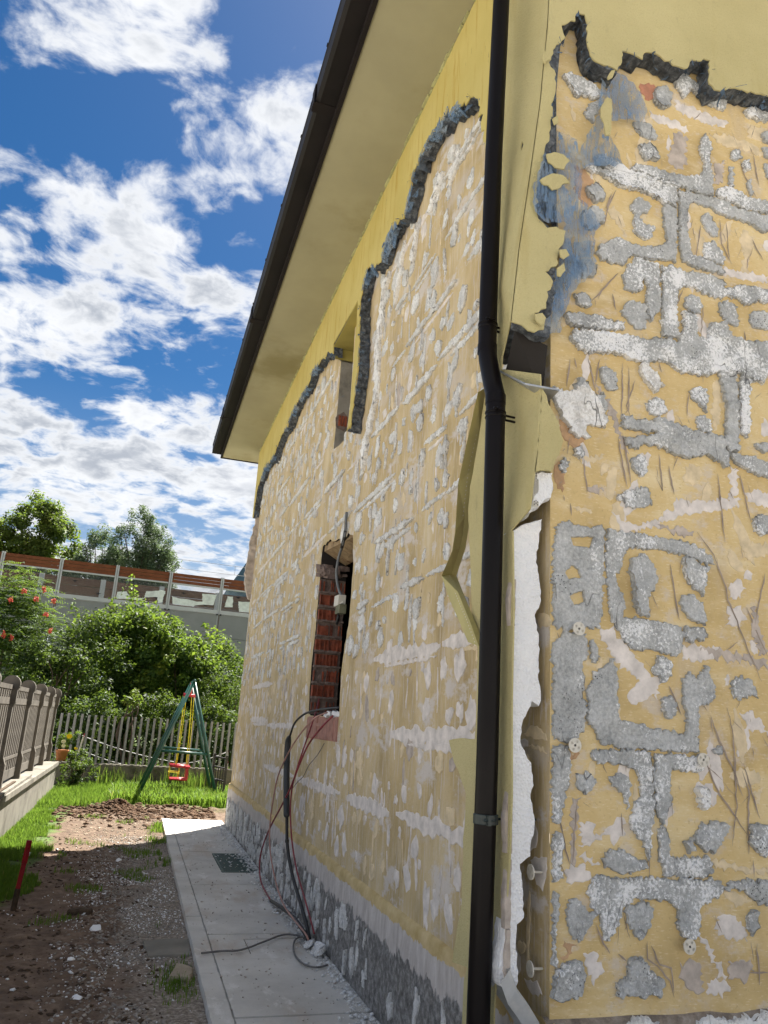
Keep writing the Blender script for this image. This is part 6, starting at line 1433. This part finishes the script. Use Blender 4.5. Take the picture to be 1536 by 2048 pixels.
# ------------------------------------------------------------------ shrubs behind the back fence
def shrubs():
    e, cl = sumac('flowering_sumac', 'feathery shrub dotted with orange-red flower heads by the concrete fence', (-3.4, 21.6, -.14), (-3.5, 21.8, 2.3, 1.5, 1.2, 2.4), 200, 11)
    R = random.Random(4)
    spots = [(-2.35, 20.9, 4.05), (-2.75, 20.8, 4.05), (-3.05, 20.75, 4.2), (-3.3, 20.7, 3.95), (-3.62, 20.7, 3.35), (-3.28, 20.6, 3.1), (-3.1, 20.6, 3.05), (-3.45, 20.55, 2.95), (-3.68, 20.5, 3.2), (-2.45, 20.8, 3.7), (-2.6, 20.8, 4.3), (-2.3, 20.85, 3.3)]
    for x, y, z in spots:
        b = MB()
        for k in range(26):
            c = Vector((x, y, z)) + Vector((R.gauss(0, .024), R.gauss(0, .024), R.gauss(0, .032))); s = R.uniform(.009, .020)
            b.obox(c, Vector((s, 0, R.uniform(-.5, .5)*s)), Vector((0, s*.5, s*.4)), Vector((R.uniform(-.5, .5)*s, 0, s*.7)))
        b.build('flower_head', M['petal_red'], e)
    bush('leafy_shrub', 'tall bright green shrub with young shoots rising before the grey barrier wall', 'shrub', (-.6, 22.6, -.14),
         [(-.9, 22.8, 2.0, 1.3, 1.1, 2.2), (.3, 22.6, 1.9, 1.1, 1.0, 2.2), (-.4, 23.0, 3.1, .9, .9, 1.3)], (80, 70, 40), .22, .42, 330, .115, M['leaf_mid'],
         'shrubs behind the back fence', [(-.62, 22.2, 3.6, 5.15), (-.95, 22.2, 3.5, 4.5), (-1.6, 22.2, 3.2, 3.95), (-1.95, 22.0, 3.3, 4.3), (.1, 22.2, 3.6, 4.5), (-1.3, 22.2, 3.3, 4.1), (-.45, 22.1, 3.5, 4.7)])
    bush('leafy_shrub', 'rounded yellow-green shrub right of the tall shoots, before the barrier', 'shrub', (1.1, 22.0, -.14),
         [(1.0, 22.2, 1.7, 1.05, 1.0, 1.9), (.6, 22.6, 2.6, .7, .8, 1.3)], (80, 35), .2, .38, 330, .115, M['leaf_mid'],
         'shrubs behind the back fence', [(1.5, 21.6, 2.9, 3.95), (1.72, 21.6, 2.8, 3.9), (1.2, 21.6, 3.0, 3.7), (1.85, 21.6, 2.5, 3.5)])
    bush('leafy_shrub', 'mid green shrub closing the gap between the shrubs and the house corner', 'shrub', (2.2, 22.6, -.14),
         [(2.2, 22.8, 1.7, 1.0, .9, 2.1), (3.2, 23.2, 1.4, 1.0, .9, 1.9)], (80, 60), .2, .38, 300, .105, M['leaf_mid'], 'shrubs behind the back fence')
    bush('leafy_shrub', 'dark green shrub filling the gap under the sumac beside the concrete fence', 'shrub', (-1.9, 20.6, -.14),
         [(-2.0, 20.8, 1.3, 1.2, .8, 2.0), (-1.3, 21.6, 1.7, 1.0, .8, 2.45)], (80, 70), .2, .36, 300, .09, M['leaf_dark'], 'shrubs behind the back fence')
    bush('clipped_hedge', 'dense small-leaved hedge at the house corner behind the grey pickets', 'hedge', (2.5, 20.6, -.14),
         [(2.3, 20.8, 1.2, .9, .7, 1.75), (3.3, 20.8, 1.2, .9, .7, 1.9)], (80, 60), .2, .32, 260, .06, M['leaf_dark'], None, [(2.15, 20.5, 2.4, 3.0), (2.5, 20.4, 2.5, 3.1)])
    bush('low_shrub', 'low shadowed shrub right behind the grey pickets', 'shrub', (.2, 19.7, -.14),
         [(-.9, 19.8, .7, .9, .45, 1.2), (.5, 19.8, .7, .9, .45, 1.3), (1.9, 19.8, .6, .8, .45, 1.2)], (70, 70, 60), .18, .3, 420, .085, M['leaf_dark'])
    # yellow-green sprout hanging over the pickets
    bush('maple_sprout', 'yellow-green sprout glowing in front of the dark shrubs', 'shrub', (-.1, 19.2, .3), [(-.12, 19.2, 1.75, .22, .2, .22)], (12,), .10, .16, 130, .12, M['leaf_locust'], stems=4)
    # big dark mass further back to close the view under the barrier
    bush('rear_hedge', 'dark bushes at the foot of the barrier wall', 'hedge', (-1.5, 27, -.14), [(-4, 27, 1.0, 2.6, 1.2, 2.6), (-.3, 27.5, .9, 2.5, 1.2, 2.5), (3.2, 27.5, .8, 2.4, 1.2, 2.4)], (70, 70, 60), .4, .6, 110, .15, M['leaf_dark'])
shrubs()

def trees():
    cl = []
    for c in ((-9.6, 52, 10.4, 2.3, 2, 3.0), (-7.7, 52, 11.6, 1.5, 1.8, 3.0), (-6.2, 52, 10.6, 1.5, 1.8, 2.6), (-11.6, 52, 10.8, 2.2, 2, 2.6)): cl += ell_clumps(*c, 60, .4, .75, -.9)
    tree('locust_tree', 'airy yellow-green tree behind the barrier at the left edge', (-8.3, 52, -.14), cl, 8.5, .25, 95, .24, M['leaf_locust'], .5, 'trees behind the noise barrier')
    cl = []
    for c in ((-1.5, 50, 11.6, 1.15, 1.3, 2.7), (-.35, 50, 11.0, 1.25, 1.3, 2.2), (.2, 50, 9.9, 1.0, 1.1, 1.7)): cl += ell_clumps(*c, 60, .3, .6, -.9)
    tree('willow_tree', 'silvery green tree standing highest behind the middle of the barrier', (-1.2, 50, -.14), cl, 8.5, .22, 120, .20, M['leaf_willow'], .32, 'trees behind the noise barrier')
    cl = []
    for c in ((-3.4, 51, 10.4, 1.3, 1.3, 2.4), (-2.5, 51, 9.6, 1.1, 1.2, 2.0), (-4.6, 51, 9.2, 1.0, 1.2, 1.6)): cl += ell_clumps(*c, 55, .3, .6, -.9)
    tree('willow_tree', 'darker green tree between the yellow-green and silvery trees', (-3.3, 51, -.14), cl, 8, .22, 110, .20, M['leaf_willow'], .34, 'trees behind the noise barrier')
trees()

# ------------------------------------------------------------------ fences
def left_fence():
    e = tag(empty('garden_wall', (-1.5, 10, 0)), 'low weathered concrete wall with a coping, carrying the concrete fence', 'wall')
    MB().box(-1.72, -1.31, 2.0, 16.75, -.2, .425).build('wall_body', M['concrete'], e)
    for k, (a, b) in enumerate([(2.0, 5.5), (5.51, 8.9), (8.91, 12.6), (12.61, 16.80)]):
        MB().box(-1.76, -1.272, a, b, .427, .497).build('coping', M['concrete'], e)
    # timber lying on the coping
    solo('batten', *MB().bar((-1.30, 9.0, .517), (-1.345, 12.9, .517), .045, .03).__dict__.values(), M['concrete'], 'long pale batten lying on the coping in front of the fence', 'batten')
    solo('batten', *MB().bar((-1.36, 8.9, .515), (-1.40, 11.7, .515), .035, .025).__dict__.values(), M['wood'], 'shorter weathered batten lying nearer the fence panels', 'batten')
    f = tag(empty('concrete_fence', (-1.5, 10, .497)), 'grey concrete fence of slotted panels between round-topped posts', 'fence')
    ys = [6.3, 7.8, 9.3, 10.85, 12.45, 13.98, 15.40, 16.62]; xc = -1.53; ztop = 1.85
    # post: flat slab, wider foot, notched shoulders and a round head
    prof = [(-.095, .497), (-.095, .78), (-.062, .86), (-.062, 1.46), (-.085, 1.53), (-.085, 1.66)]
    head = [(.105 * math.cos(a), 1.745 + .105 * math.sin(a)) for a in np.linspace(math.radians(215), math.radians(-35), 16)]
    out = prof + head + [(-x, z) for x, z in prof[::-1]]
    n = len(out)
    V = [(xc + x, y, z) for y in (-.045, .045) for x, z in out]
    F = [tuple(range(n)), tuple(range(2*n-1, n-1, -1))] + [(i, n+i, n+(i+1) % n, (i+1) % n) for i in range(n)]
    V = np.array(V) - ORIG[f.name]
    pm = mesh_data('post', V, [fc[::-1] for fc in F], M['fence_concrete'])
    for y in ys:
        o = bpy.data.objects.new('post', pm); link(o, f); o.location = (0, y, 0)
    sl = MB().box(xc - .022, xc + .022, -.036, .036, .66, 1.50); sm = mesh_data('baluster', np.array(sl.V) - ORIG[f.name], sl.F, M['fence_concrete'])
    ss = MB().box(xc - .022, xc + .022, -.036, .036, 1.58, 1.68); sm2 = mesh_data('short_baluster', np.array(ss.V) - ORIG[f.name], ss.F, M['fence_concrete'])
    for a, b in zip(ys[:-1], ys[1:]):
        y0, y1 = a + .046, b - .046
        for z0, z1 in ((.54, .66), (.80, .84), (1.50, 1.58), (1.68, 1.735)):
            MB().box(xc - .027, xc + .027, y0, y1, z0, z1).build('rail', M['fence_concrete'], f)
        m = 9; st = (y1 - y0) / m
        for k in range(m):
            for me in (sm, sm2):
                o = bpy.data.objects.new(me.name, me); link(o, f); o.location = (0, y0 + st * (k + .5), 0)
left_fence()

def back_fence():
    e = tag(empty('low_wall', (.5, 18.35, 0)), 'low concrete wall, shade painted into its dark colour, under the row of grey pickets', 'wall')
    xs = np.linspace(-1.6, 4.0, 60); V = []
    for x in xs: V += [(x, 18.22 + .008*n2(x, 1, 3), -.2), (x, 18.22 + .012*n2(x, 4, 4), .375 + .006*n2(x, 2, 6)), (x, 18.235, .39 + .006*n2(x, 2, 6)), (x, 18.45, .39), (x, 18.45, -.2)]
    F = [(i*5+k, i*5+k+1, (i+1)*5+k+1, (i+1)*5+k) for i in range(59) for k in range(4)]
    obj('wall_body', V, [f[::-1] for f in F], M['dark_concrete'], e)
    f = tag(empty('picket_fence', (.5, 18.34, .39)), 'row of slim grey pickets standing on the low back wall', 'fence')
    s = MB().box(-.025, .025, -.012, .012, 0, 1.0).box(-.012, .012, -.022, -.0125, .0, .995)
    pm = mesh_data('picket', s.V, s.F, M['slat']); R = random.Random(1)
    for k in range(40):
        o = bpy.data.objects.new('picket', pm); link(o, f); o.location = (-1.5 + k * .1375 - .5 + R.uniform(-.004, .004), 0, -.005); o.rotation_euler = (R.uniform(-.01, .01), R.uniform(-.008, .008), 0); o.scale = (1, 1, 1 + R.uniform(-.012, .012))
    for i, (a, b, sag) in enumerate([((-1.05, 18.75, .93), (1.0, 18.9, .46), .06), ((-1.0, 18.75, .62), (.35, 18.8, .30), .05), ((1.0, 18.85, .42), (2.1, 18.6, .74), .06)]):
        p = [Vector(a).lerp(Vector(b), t) - Vector((0, 0, sag * 4 * t * (1 - t))) for t in np.linspace(0, 1, 14)]
        solo('barrier_rope', *tube(p, .008, 6), M['white_rope'], ['upper white rope sagging behind the pickets near the flower pot', 'lower white rope sagging behind the pickets near the flower pot', 'white rope behind the pickets by the red and white marker'][i], 'rope', smooth=True)
    m = tag(empty('warning_marker', (2.13, 18.55, .2)), 'red and white striped warning marker beyond the pickets at the house corner', 'marker')
    for k in range(5):
        MB().bar((2.16 - k*.012, 18.55, .28 + k*.115), (2.16 - (k+1)*.012, 18.55, .28 + (k+1)*.115), .035 if k < 4 else .028, .03).build('red_band' if k % 2 == 0 else 'white_band', M['red_plastic'] if k % 2 == 0 else M['plastic'], m)
    m = tag(empty('striped_tape', (-1.02, 18.6, .5)), 'red and white tape end tied to a picket above the flowers', 'tape')
    MB().bar((-1.04, 18.30, .60), (-.99, 18.28, .92), .06, .012).build('white_part', M['plastic'], m); MB().bar((-.99, 18.28, .92), (-.98, 18.28, .99), .05, .014).build('red_part', M['red_plastic'], m)
back_fence()

def iron_gate():
    g = tag(empty('iron_gate', (1.75, 15.9, 0)), 'narrow dark iron gate leaf standing open at the far house corner', 'gate')
    for x, y in ((1.62, 16.3), (1.78, 15.6)):
        MB().bar((x, y, -.05), (x, y, .80), .045).build('gate_post', M['iron'], g)
    for z in (.12, .33, .56, .74): MB().bar((1.62, 16.3, z), (1.78, 15.6, z), .028).build('gate_rail', M['iron'], g)
    for k in range(1, 5):
        t = k / 5; x = 1.62 + .16*t; y = 16.3 - .7*t; MB().bar((x, y, .12), (x, y, .56), .02).build('gate_bar', M['iron'], g)
    MB().box(1.64, 1.67, 15.95, 16.2, .0, .34).build('gate_panel', M['iron'], g)
iron_gate()

# ------------------------------------------------------------------ swing
def swing():
    s = tag(empty('swing_frame', (.95, 15.9, 0)), 'dark green metal A-frame swing stand on the grass', 'swing')
    nL, nR, nA = Vector((.20, 15.2, -.03)), Vector((1.665, 15.45, -.03)), Vector((.985, 15.42, 2.13))
    fL, fR, fA = Vector((.22, 16.75, -.03)), Vector((1.70, 17.0, -.03)), Vector((1.02, 16.9, 2.13))
    for L, Rr, A in ((nL, nR, nA), (fL, fR, fA)):
        for q in (L, Rr): obj('leg', *tube([q, A], .032, 10), M['green_metal'], s, True)
        t = .405; MB().tube([L.lerp(A, t), Rr.lerp(A, t - .015)], .024, 10).build('cross_bar', M['green_metal'], s, True)
    obj('top_beam', *tube([nA + Vector((-.002, -.12, 0)), fA + Vector((.004, .12, 0))], .034, 12), M['green_metal'], s, True)
    sw = tag(empty('child_swing', (.95, 16.1, .30)), 'red child swing seat hanging on yellow ropes', 'swing seat')
    hx, hy = .985, 16.15
    obj('hanger', *tube([(hx + .01, hy, 2.12), (hx, hy, 1.90)], [.035, .028], 10), M['pink_plastic'], sw, True)
    MB().tube([(hx - .13, hy, 1.885), (hx + .12, hy, 1.87)], .032, 10).build('hanger_bar', M['red_plastic'], sw, True)
    x0, x1, y0, y1, zt, zb = .76, 1.13, 15.98, 16.32, .545, .305
    for y in (y0, y1):
        MB().tube([(x0, y, zt + .01), (x1 + .01, y, zt - .01)], .026, 8).build('guard_rail', M['red_plastic'], sw, True)
        MB().tube([(x0 + .02, y, zb), (x1 - .02, y, zb)], .02, 8).build('seat_edge', M['red_plastic'], sw, True)
    MB().box(x1 - .055, x1 - .01, y0, y1, zb + .012, zt - .03).build('backrest', M['red_plastic'], sw)
    MB().box(x0 + .03, x1 - .056, y0, y1, zb - .012, zb + .012).build('seat', M['red_plastic'], sw)
    R = random.Random(1)
    for (bx, by), tx in (((x0 + .10, y0), -.11), ((x0 + .14, y1), -.07), ((x1 - .07, y0), .03), ((x1 - .02, y1), .08)):
        top = Vector((hx + tx, hy, 1.87)); bot = Vector((bx, by, zt))
        obj('rope', *tube(spline([top, top.lerp(bot, .5) + Vector((.01, .01, 0)), bot], 4), .0075, 6), M['rope'], sw, True)
    for y in (y0, y1):
        obj('rope', *tube([(x0 + .005, y, zt), (x0 + .01, y, zb)], .006, 6), M['rope'], sw, True)
        obj('rope', *tube([(x0 + .19, y, zt), (x0 + .19, y, zb)], .006, 6), M['rope'], sw, True)
    obj('rope', *tube([(x0, y0, .43), (x0 + .19, y0 - .005, .42), (x0 + .2, y1, .43), (x0, y1, .43), (x0, y0, .43)], .006, 6), M['rope'], sw, True)
swing()

def flower_pot():
    p = tag(empty('flower_pot', (-1.22, 17.45, .0)), 'terracotta pot of yellow and cream flowers at the end of the garden wall', 'flower pot')
    z0 = .50; prof = [(.001, z0), (.085, z0), (.115, z0 + .17), (.125, z0 + .17), (.125, z0 + .20), (.105, z0 + .20), (.10, z0 + .15), (.001, z0 + .15)]; m = 20; c = Vector((-1.27, 16.95, 0))
    V = [c + Vector((r * math.cos(6.2832*k/m), r * math.sin(6.2832*k/m), z)) for r, z in prof for k in range(m)]
    obj('pot', V, [(i*m+k, i*m+(k+1) % m, (i+1)*m+(k+1) % m, (i+1)*m+k) for i in range(len(prof)-1) for k in range(m)], M['terracotta'], p, True)
    cl = [(-1.22 + rng.normal(0, .08), 16.95 + rng.normal(0, .06), z0 + .25 + rng.uniform(0, .28), rng.uniform(.06, .10)) for _ in range(16)]
    V, F, A = crown(cl, 1300, .055, .2, .45); obj('foliage', V, F, M['leaf_mid'], p, False, A)
    R = random.Random(2)
    for (x, y, z, s, mt) in ((-1.17, 16.8, .965, .062, 'petal_yellow'), (-1.26, 16.8, .86, .05, 'petal_white'), (-1.25, 16.8, .78, .045, 'petal_white'), (-1.02, 16.85, .74, .035, 'petal_yellow')):
        b = MB(); c = Vector((x, y, z))
        for k in range(16):
            a = 6.2832 * k / 16 + R.uniform(-.1, .1); d = Vector((math.cos(a), -.35, math.sin(a) * .6)).normalized(); t = d.cross(Vector((0, 1, 0))).normalized()
            b.add([c, c + d*s*.6 + t*s*.2, c + d*s, c + d*s*.6 - t*s*.2, c + d*s*.5 + Vector((0, -.008, 0))], [(0, 1, 4), (0, 4, 3), (1, 2, 4), (4, 2, 3)])
        b.tube([c + Vector((0, .01, 0)), c + Vector((0, -.012, 0))], s * .22, 8)
        b.build('flower', M[mt], p)
    e = tag(empty('garden_plant', (-1.0, 17.3, 0)), 'tall glossy-leaved plant growing beside the flower pot', 'plant')
    cl = [(-1.0 + rng.normal(0, .14), 17.2 + rng.normal(0, .12), rng.uniform(.08, .72), rng.uniform(.08, .13)) for _ in range(34)]
    V, F, A = crown(cl, 900, .075, .2, .4); obj('foliage', V, F, M['leaf_dark'], e, False, A); woody((-1.0, 17.2, 0), cl, 8, .012, M['bark'], e, 'stems', .1)
flower_pot()

# ------------------------------------------------------------------ grass
def grass():
    def blades(name, n, fx, fy, ok, h0, h1, w, lean=.35, hue=.0):
        P = []
        while len(P) < n:
            x, y = fx(), fy()
            if ok(x, y): P.append((x, y, gh(x, y) - .005))
        P = np.array(P); h = rng.uniform(h0, h1, n)[:, None]; a = rng.uniform(0, 6.28, n); d = np.stack([np.cos(a), np.sin(a), np.zeros(n)], 1); t = np.stack([-np.sin(a), np.cos(a), np.zeros(n)], 1) * (w * rng.uniform(.6, 1.4, n))[:, None]
        l = rng.uniform(.1, 1, n)[:, None] * lean
        m = P + d * h * l * .35 + np.array([0, 0, 1]) * h * .6; e = P + d * h * l * 1.2 + np.array([0, 0, 1]) * h * (1 - .3 * l)
        V = np.stack([P - t, P + t, m + t * .8, m - t * .8, e], 1).reshape(-1, 3); i = np.arange(n)[:, None] * 5
        F = np.concatenate([i + np.array([[0, 1, 2]]), i + np.array([[0, 2, 3]]), i + np.array([[3, 2, 4]])], 1).reshape(-1, 3)
        A = np.clip(rng.normal(.5 + hue, .2, n), 0, 1)
        tag(obj(name, V, F, M['grass'], None, False, np.repeat(A, 5)), kind='stuff')
    U = rng.uniform
    # left lawn edge, back lawn, weeds
    blades('lawn_grass', 17000, lambda: U(-1.3, -.35), lambda: U(6.9, 14.2), lambda x, y: x < -.82 + .35 * n2(x, y, 1.4, 2) + .22 * n2(x, y, 5, 3) - (.25 if y > 11.8 else 0) + (.08 if y < 9 else 0) - max(0, 7.6 - y) * .6, .03, .085, .0035)
    blades('back_lawn', 42000, lambda: U(-1.3, 2.3), lambda: U(14.0, 18.2), lambda x, y: y > 14.35 + .35 * n2(x, 3, 1.2, 2) + (-.3 if x < -.5 else 0), .05, .14, .005)
    blades('tall_weeds', 7500, lambda: U(-.2, 2.3), lambda: U(14.4, 16.9), lambda x, y: n2(x, y, 1.5, 7) > -.12 and not (x > 1.9 and y < 14.9), .14, .30, .011, .6, .1)
    blades('seed_weeds', 600, lambda: U(-.6, 2.2), lambda: U(17.6, 18.2), lambda x, y: n2(x, y, 2.5, 1) > .05, .2, .5, .005, .3, .25)
    blades('path_weeds', 650, lambda: .50 + rng.normal(0, .07), lambda: U(9.0, 12.2), lambda x, y: n2(x*2, y, 3.2, 5) > -.02 and x < .58, .03, .09, .004)
    blades('kerb_weeds', 500, lambda: .45 + rng.normal(0, .06), lambda: rng.normal(5.3, .18), lambda x, y: x < .56, .02, .06, .003)
    blades('sparse_tufts', 1500, lambda: U(-.6, .4), lambda: U(6.5, 13), lambda x, y: n2(x, y, 2.1, 8) > .30, .02, .07, .003)
    blades('verge_weeds', 4000, lambda: U(-1.3, 2.6), lambda: U(18.5, 19.4), lambda x, y: n2(x, 0, 1.2, 3) > -.1, .2, .55, .010, .5, .2)
grass()

# ------------------------------------------------------------------ noise barrier on the far side
def barrier():
    ang = math.radians(3.5); B = Vector((math.cos(ang), math.sin(ang), 0)); Nn = Vector((math.sin(ang), -math.cos(ang), 0)); A0 = Vector((-6.335, 36.0, 0)); sp = 2.35
    zt, zb, zg, zs, zf = 7.77, 7.30, 6.26, 6.08, 4.30
    e = tag(empty('noise_barrier', (0, 36.4, 0)), 'railway noise barrier of grey concrete, glass panes and brown boards above the shrubs', 'barrier')
    def P(u, d, z): return A0 + B * (u * sp) + Nn * d + Vector((0, 0, z))
    def box(u0, u1, d0, d1, z0, z1, name, mat, par=e):
        V = [P(u, d, z) for z in (z0, z1) for u, d in ((u0, d0), (u1, d0), (u1, d1), (u0, d1))]
        return obj(name, V, [(0, 1, 2, 3)[::-1], (4, 5, 6, 7), (0, 1, 5, 4)[::-1][::-1], (1, 2, 6, 5), (2, 3, 7, 6), (3, 0, 4, 7)], mat, par)
    R = random.Random(6)
    for k in range(-2, 8):
        for s in (-1, 1):            # paired steel posts with a shadow gap
            box(k + s*.018 - .013, k + s*.018 + .013, .02, .16, zs - .02, zt + .03, 'post', M['barrier_grey'])
        box(k - .006, k + .006, .0, .08, 2.0, zt, 'gap_post', M['barrier_concrete'])
        for s in (-1, 1): box(k + s*.035 - .017, k + s*.035 + .017, .16, .21, zs - .06, zs + .0, 'bracket', M['black'])
        a, b = k + .034, k + 1 - .034
        for q in range(3):
            h = (zt - zb) / 3; box(a, b, .02 + .012 * (q % 2), .10, zb + q*h + .012, zb + (q+1)*h - .006, 'board', M['brown_board'])
        box(a, b, .03, .12, zb - .055, zb + .008, 'rail', M['barrier_grey'])
        box(a, b, .05, .062, zg, zb - .056, 'glass_pane', M['glass'])
        box(a, b, .02, .15, zs, zg - .002, 'sill', M['barrier_grey'])
        box(a - .01, b + .01, .0, .10, 5.02, zs - .022, 'concrete_panel', M['barrier_concrete']); box(a - .01, b + .01, .0, .10, zf, 5.0, 'concrete_panel', M['barrier_concrete']); box(a - .01, b + .01, .0, .10, 2.4, zf - .02, 'concrete_panel', M['barrier_concrete'])
        box(a - .01, b + .01, -.03, -.002, 2.0, zs, 'backing', M['barrier_concrete'])
        # black bird silhouettes on the panes
        for (u, z) in ((.28, zg + .62), (.72, zg + .18)) if k % 2 else ((.35, zg + .70), (.78, zg + .26)):
            pts = [(-.13, .03), (-.05, .028), (-.02, .045), (.02, .045), (.05, .028), (.13, .03), (.06, -.005), (.02, -.03), (0, -.06), (-.02, -.03), (-.06, -.005)]
            V = [P(k + u + x / sp, .064, z + y) for x, y in pts]; obj('bird_decal', V, [(0, 1, 10), (1, 2, 9, 10), (2, 3, 7, 9), (3, 4, 6, 7), (4, 5, 6), (7, 8, 9)], M['black'], e)
    # white paint rolled over graffiti on some panes
    for k, lp in ((2, [(.05, .35), (.22, .42), (.30, .15), (.56, .20), (.58, .52), (.80, .60), (.84, .66), (.93, .62), (.90, .10), (.82, .05), (.80, .32), (.60, .25), (.45, .05), (.35, .10), (.05, .04)]),
                  (3, [(.07, .42), (.20, .36), (.40, .36), (.55, .30), (.66, .33), (.64, .70), (.92, .72), (.88, .22), (.70, .20), (.52, .12), (.50, .06), (.25, .06), (.10, .08)]),
                  (4, [(.10, .20), (.14, .70), (.25, .72), (.26, .22)]), (4, [(.40, .05), (.36, .52), (.62, .56), (.85, .5), (.8, .06)])):
        q = roughen([(k + x, zg + y * 1.0) for x, y in lp], .04, .012, .8, seed=k); v, f = cdt([q]); obj('roller_paint', [P(c.x, .066, c.y) for c in v], [tuple(t) for t in f], M['buff'], e)
    # purple tag sprayed on the concrete
    st = MB()
    for pts in ([(0, .0), (-.08, .12), (.0, .26), (.1, .22), (.12, .04), (.02, -.1), (-.06, -.04)], [(.16, .24), (.2, .0), (.18, -.1)], [(.34, .26), (.22, .06), (.40, -.06)], [(.44, .04), (.52, .26), (.60, .3), (.56, .12), (.46, .08), (.66, .16)], [(-.2, .1), (-.28, .16), (-.26, .02), (-.16, .04)]):
        st.tube([P((-2.62 + 6.335 + x*1.0) / sp, .103, 5.18 + z) for x, z in [(p.x, p.y) for p in spline([Vector((a, b, 0)) for a, b in pts], 4)]], .022, 6)
    st.build('graffiti_tag', M['graffiti'], e)
    # second barrier beyond the track, seen through the panes
    f = tag(empty('far_barrier', (0, 44, 0)), 'brown boarded barrier across the track, seen through the panes', 'barrier')
    def Q(u, d, z): return A0 + B * u + Nn * (-8 + d) + Vector((0, 0, z))
    for q in range(7):
        z0 = 5.2 + q * .44; V = [Q(u, d, z) for z in (z0 + .012, z0 + .428) for u, d in ((-8, 0), (24, 0), (24, -.1), (-8, -.1))]
        obj('board', V, [(3, 2, 1, 0), (4, 5, 6, 7), (0, 1, 5, 4), (1, 2, 6, 5), (2, 3, 7, 6), (3, 0, 4, 7)], M['brown_board_far'], f)
    for k in range(-2, 8):
        u = k * 3.1 + 1.1; V = [Q(a, d, z) for z in (2, 8.3) for a, d in ((u - .13, .14), (u + .13, .14), (u + .13, -.05), (u - .13, -.05))]
        obj('post', V, [(3, 2, 1, 0), (4, 5, 6, 7), (0, 1, 5, 4), (1, 2, 6, 5), (2, 3, 7, 6), (3, 0, 4, 7)], M['barrier_grey'], f)
    for i, (z, off, nm) in enumerate(((12.95, 0, 'overhead_wire'), (12.25, .4, 'overhead_wire'), (11.75, .8, 'overhead_wire'))):
        p = [Vector((x, 60 + .06 * x, z - .0005 * (x - 4)**2)) for x in np.linspace(-40, 60, 26)]
        solo(nm, *tube(p, .016, 5), M['iron'], ['topmost overhead railway wire crossing the sky by the house', 'middle overhead railway wire crossing the sky by the house', 'lowest overhead railway wire just above the barrier'][i], 'wire', 'overhead railway wires')
    for i, x in enumerate((1.45, 5.9)):
        solo('wire_dropper', *tube([(x, 60 + .06*x, 12.94), (x + .03, 60.02 + .06*x, 12.24)], .012, 5), M['iron'], ['left thin dropper linking the overhead wires', 'right thin dropper linking the overhead wires'][i], 'wire', 'overhead railway wires')
barrier()

def mountain():
    xs = np.linspace(60, 2600, 70); ys = np.linspace(0, 1, 14); V = []
    for t in ys:
        for x in xs:
            ridge = np.interp(x, [60, 240, 297, 345, 520, 800, 1300, 1900, 2600], [330, 440, 520, 586, 830, 1120, 1350, 1150, 800]) + 16 * n2(x, 0, .02) 
            V.append((x + 40 * n2(x, t*900, .004), 3000 - 900 * (1 - t), -.2 + ridge * t**1.1 + (25 * n2(x, t*800, .012) if 0 < t < 1 else 0)))
    n = len(xs); F = [(j*n+i, j*n+i+1, (j+1)*n+i+1, (j+1)*n+i) for j in range(13) for i in range(n-1)]
    tag(obj('mountain', V, F, M['mountain'], None, True), kind='structure')
mountain()
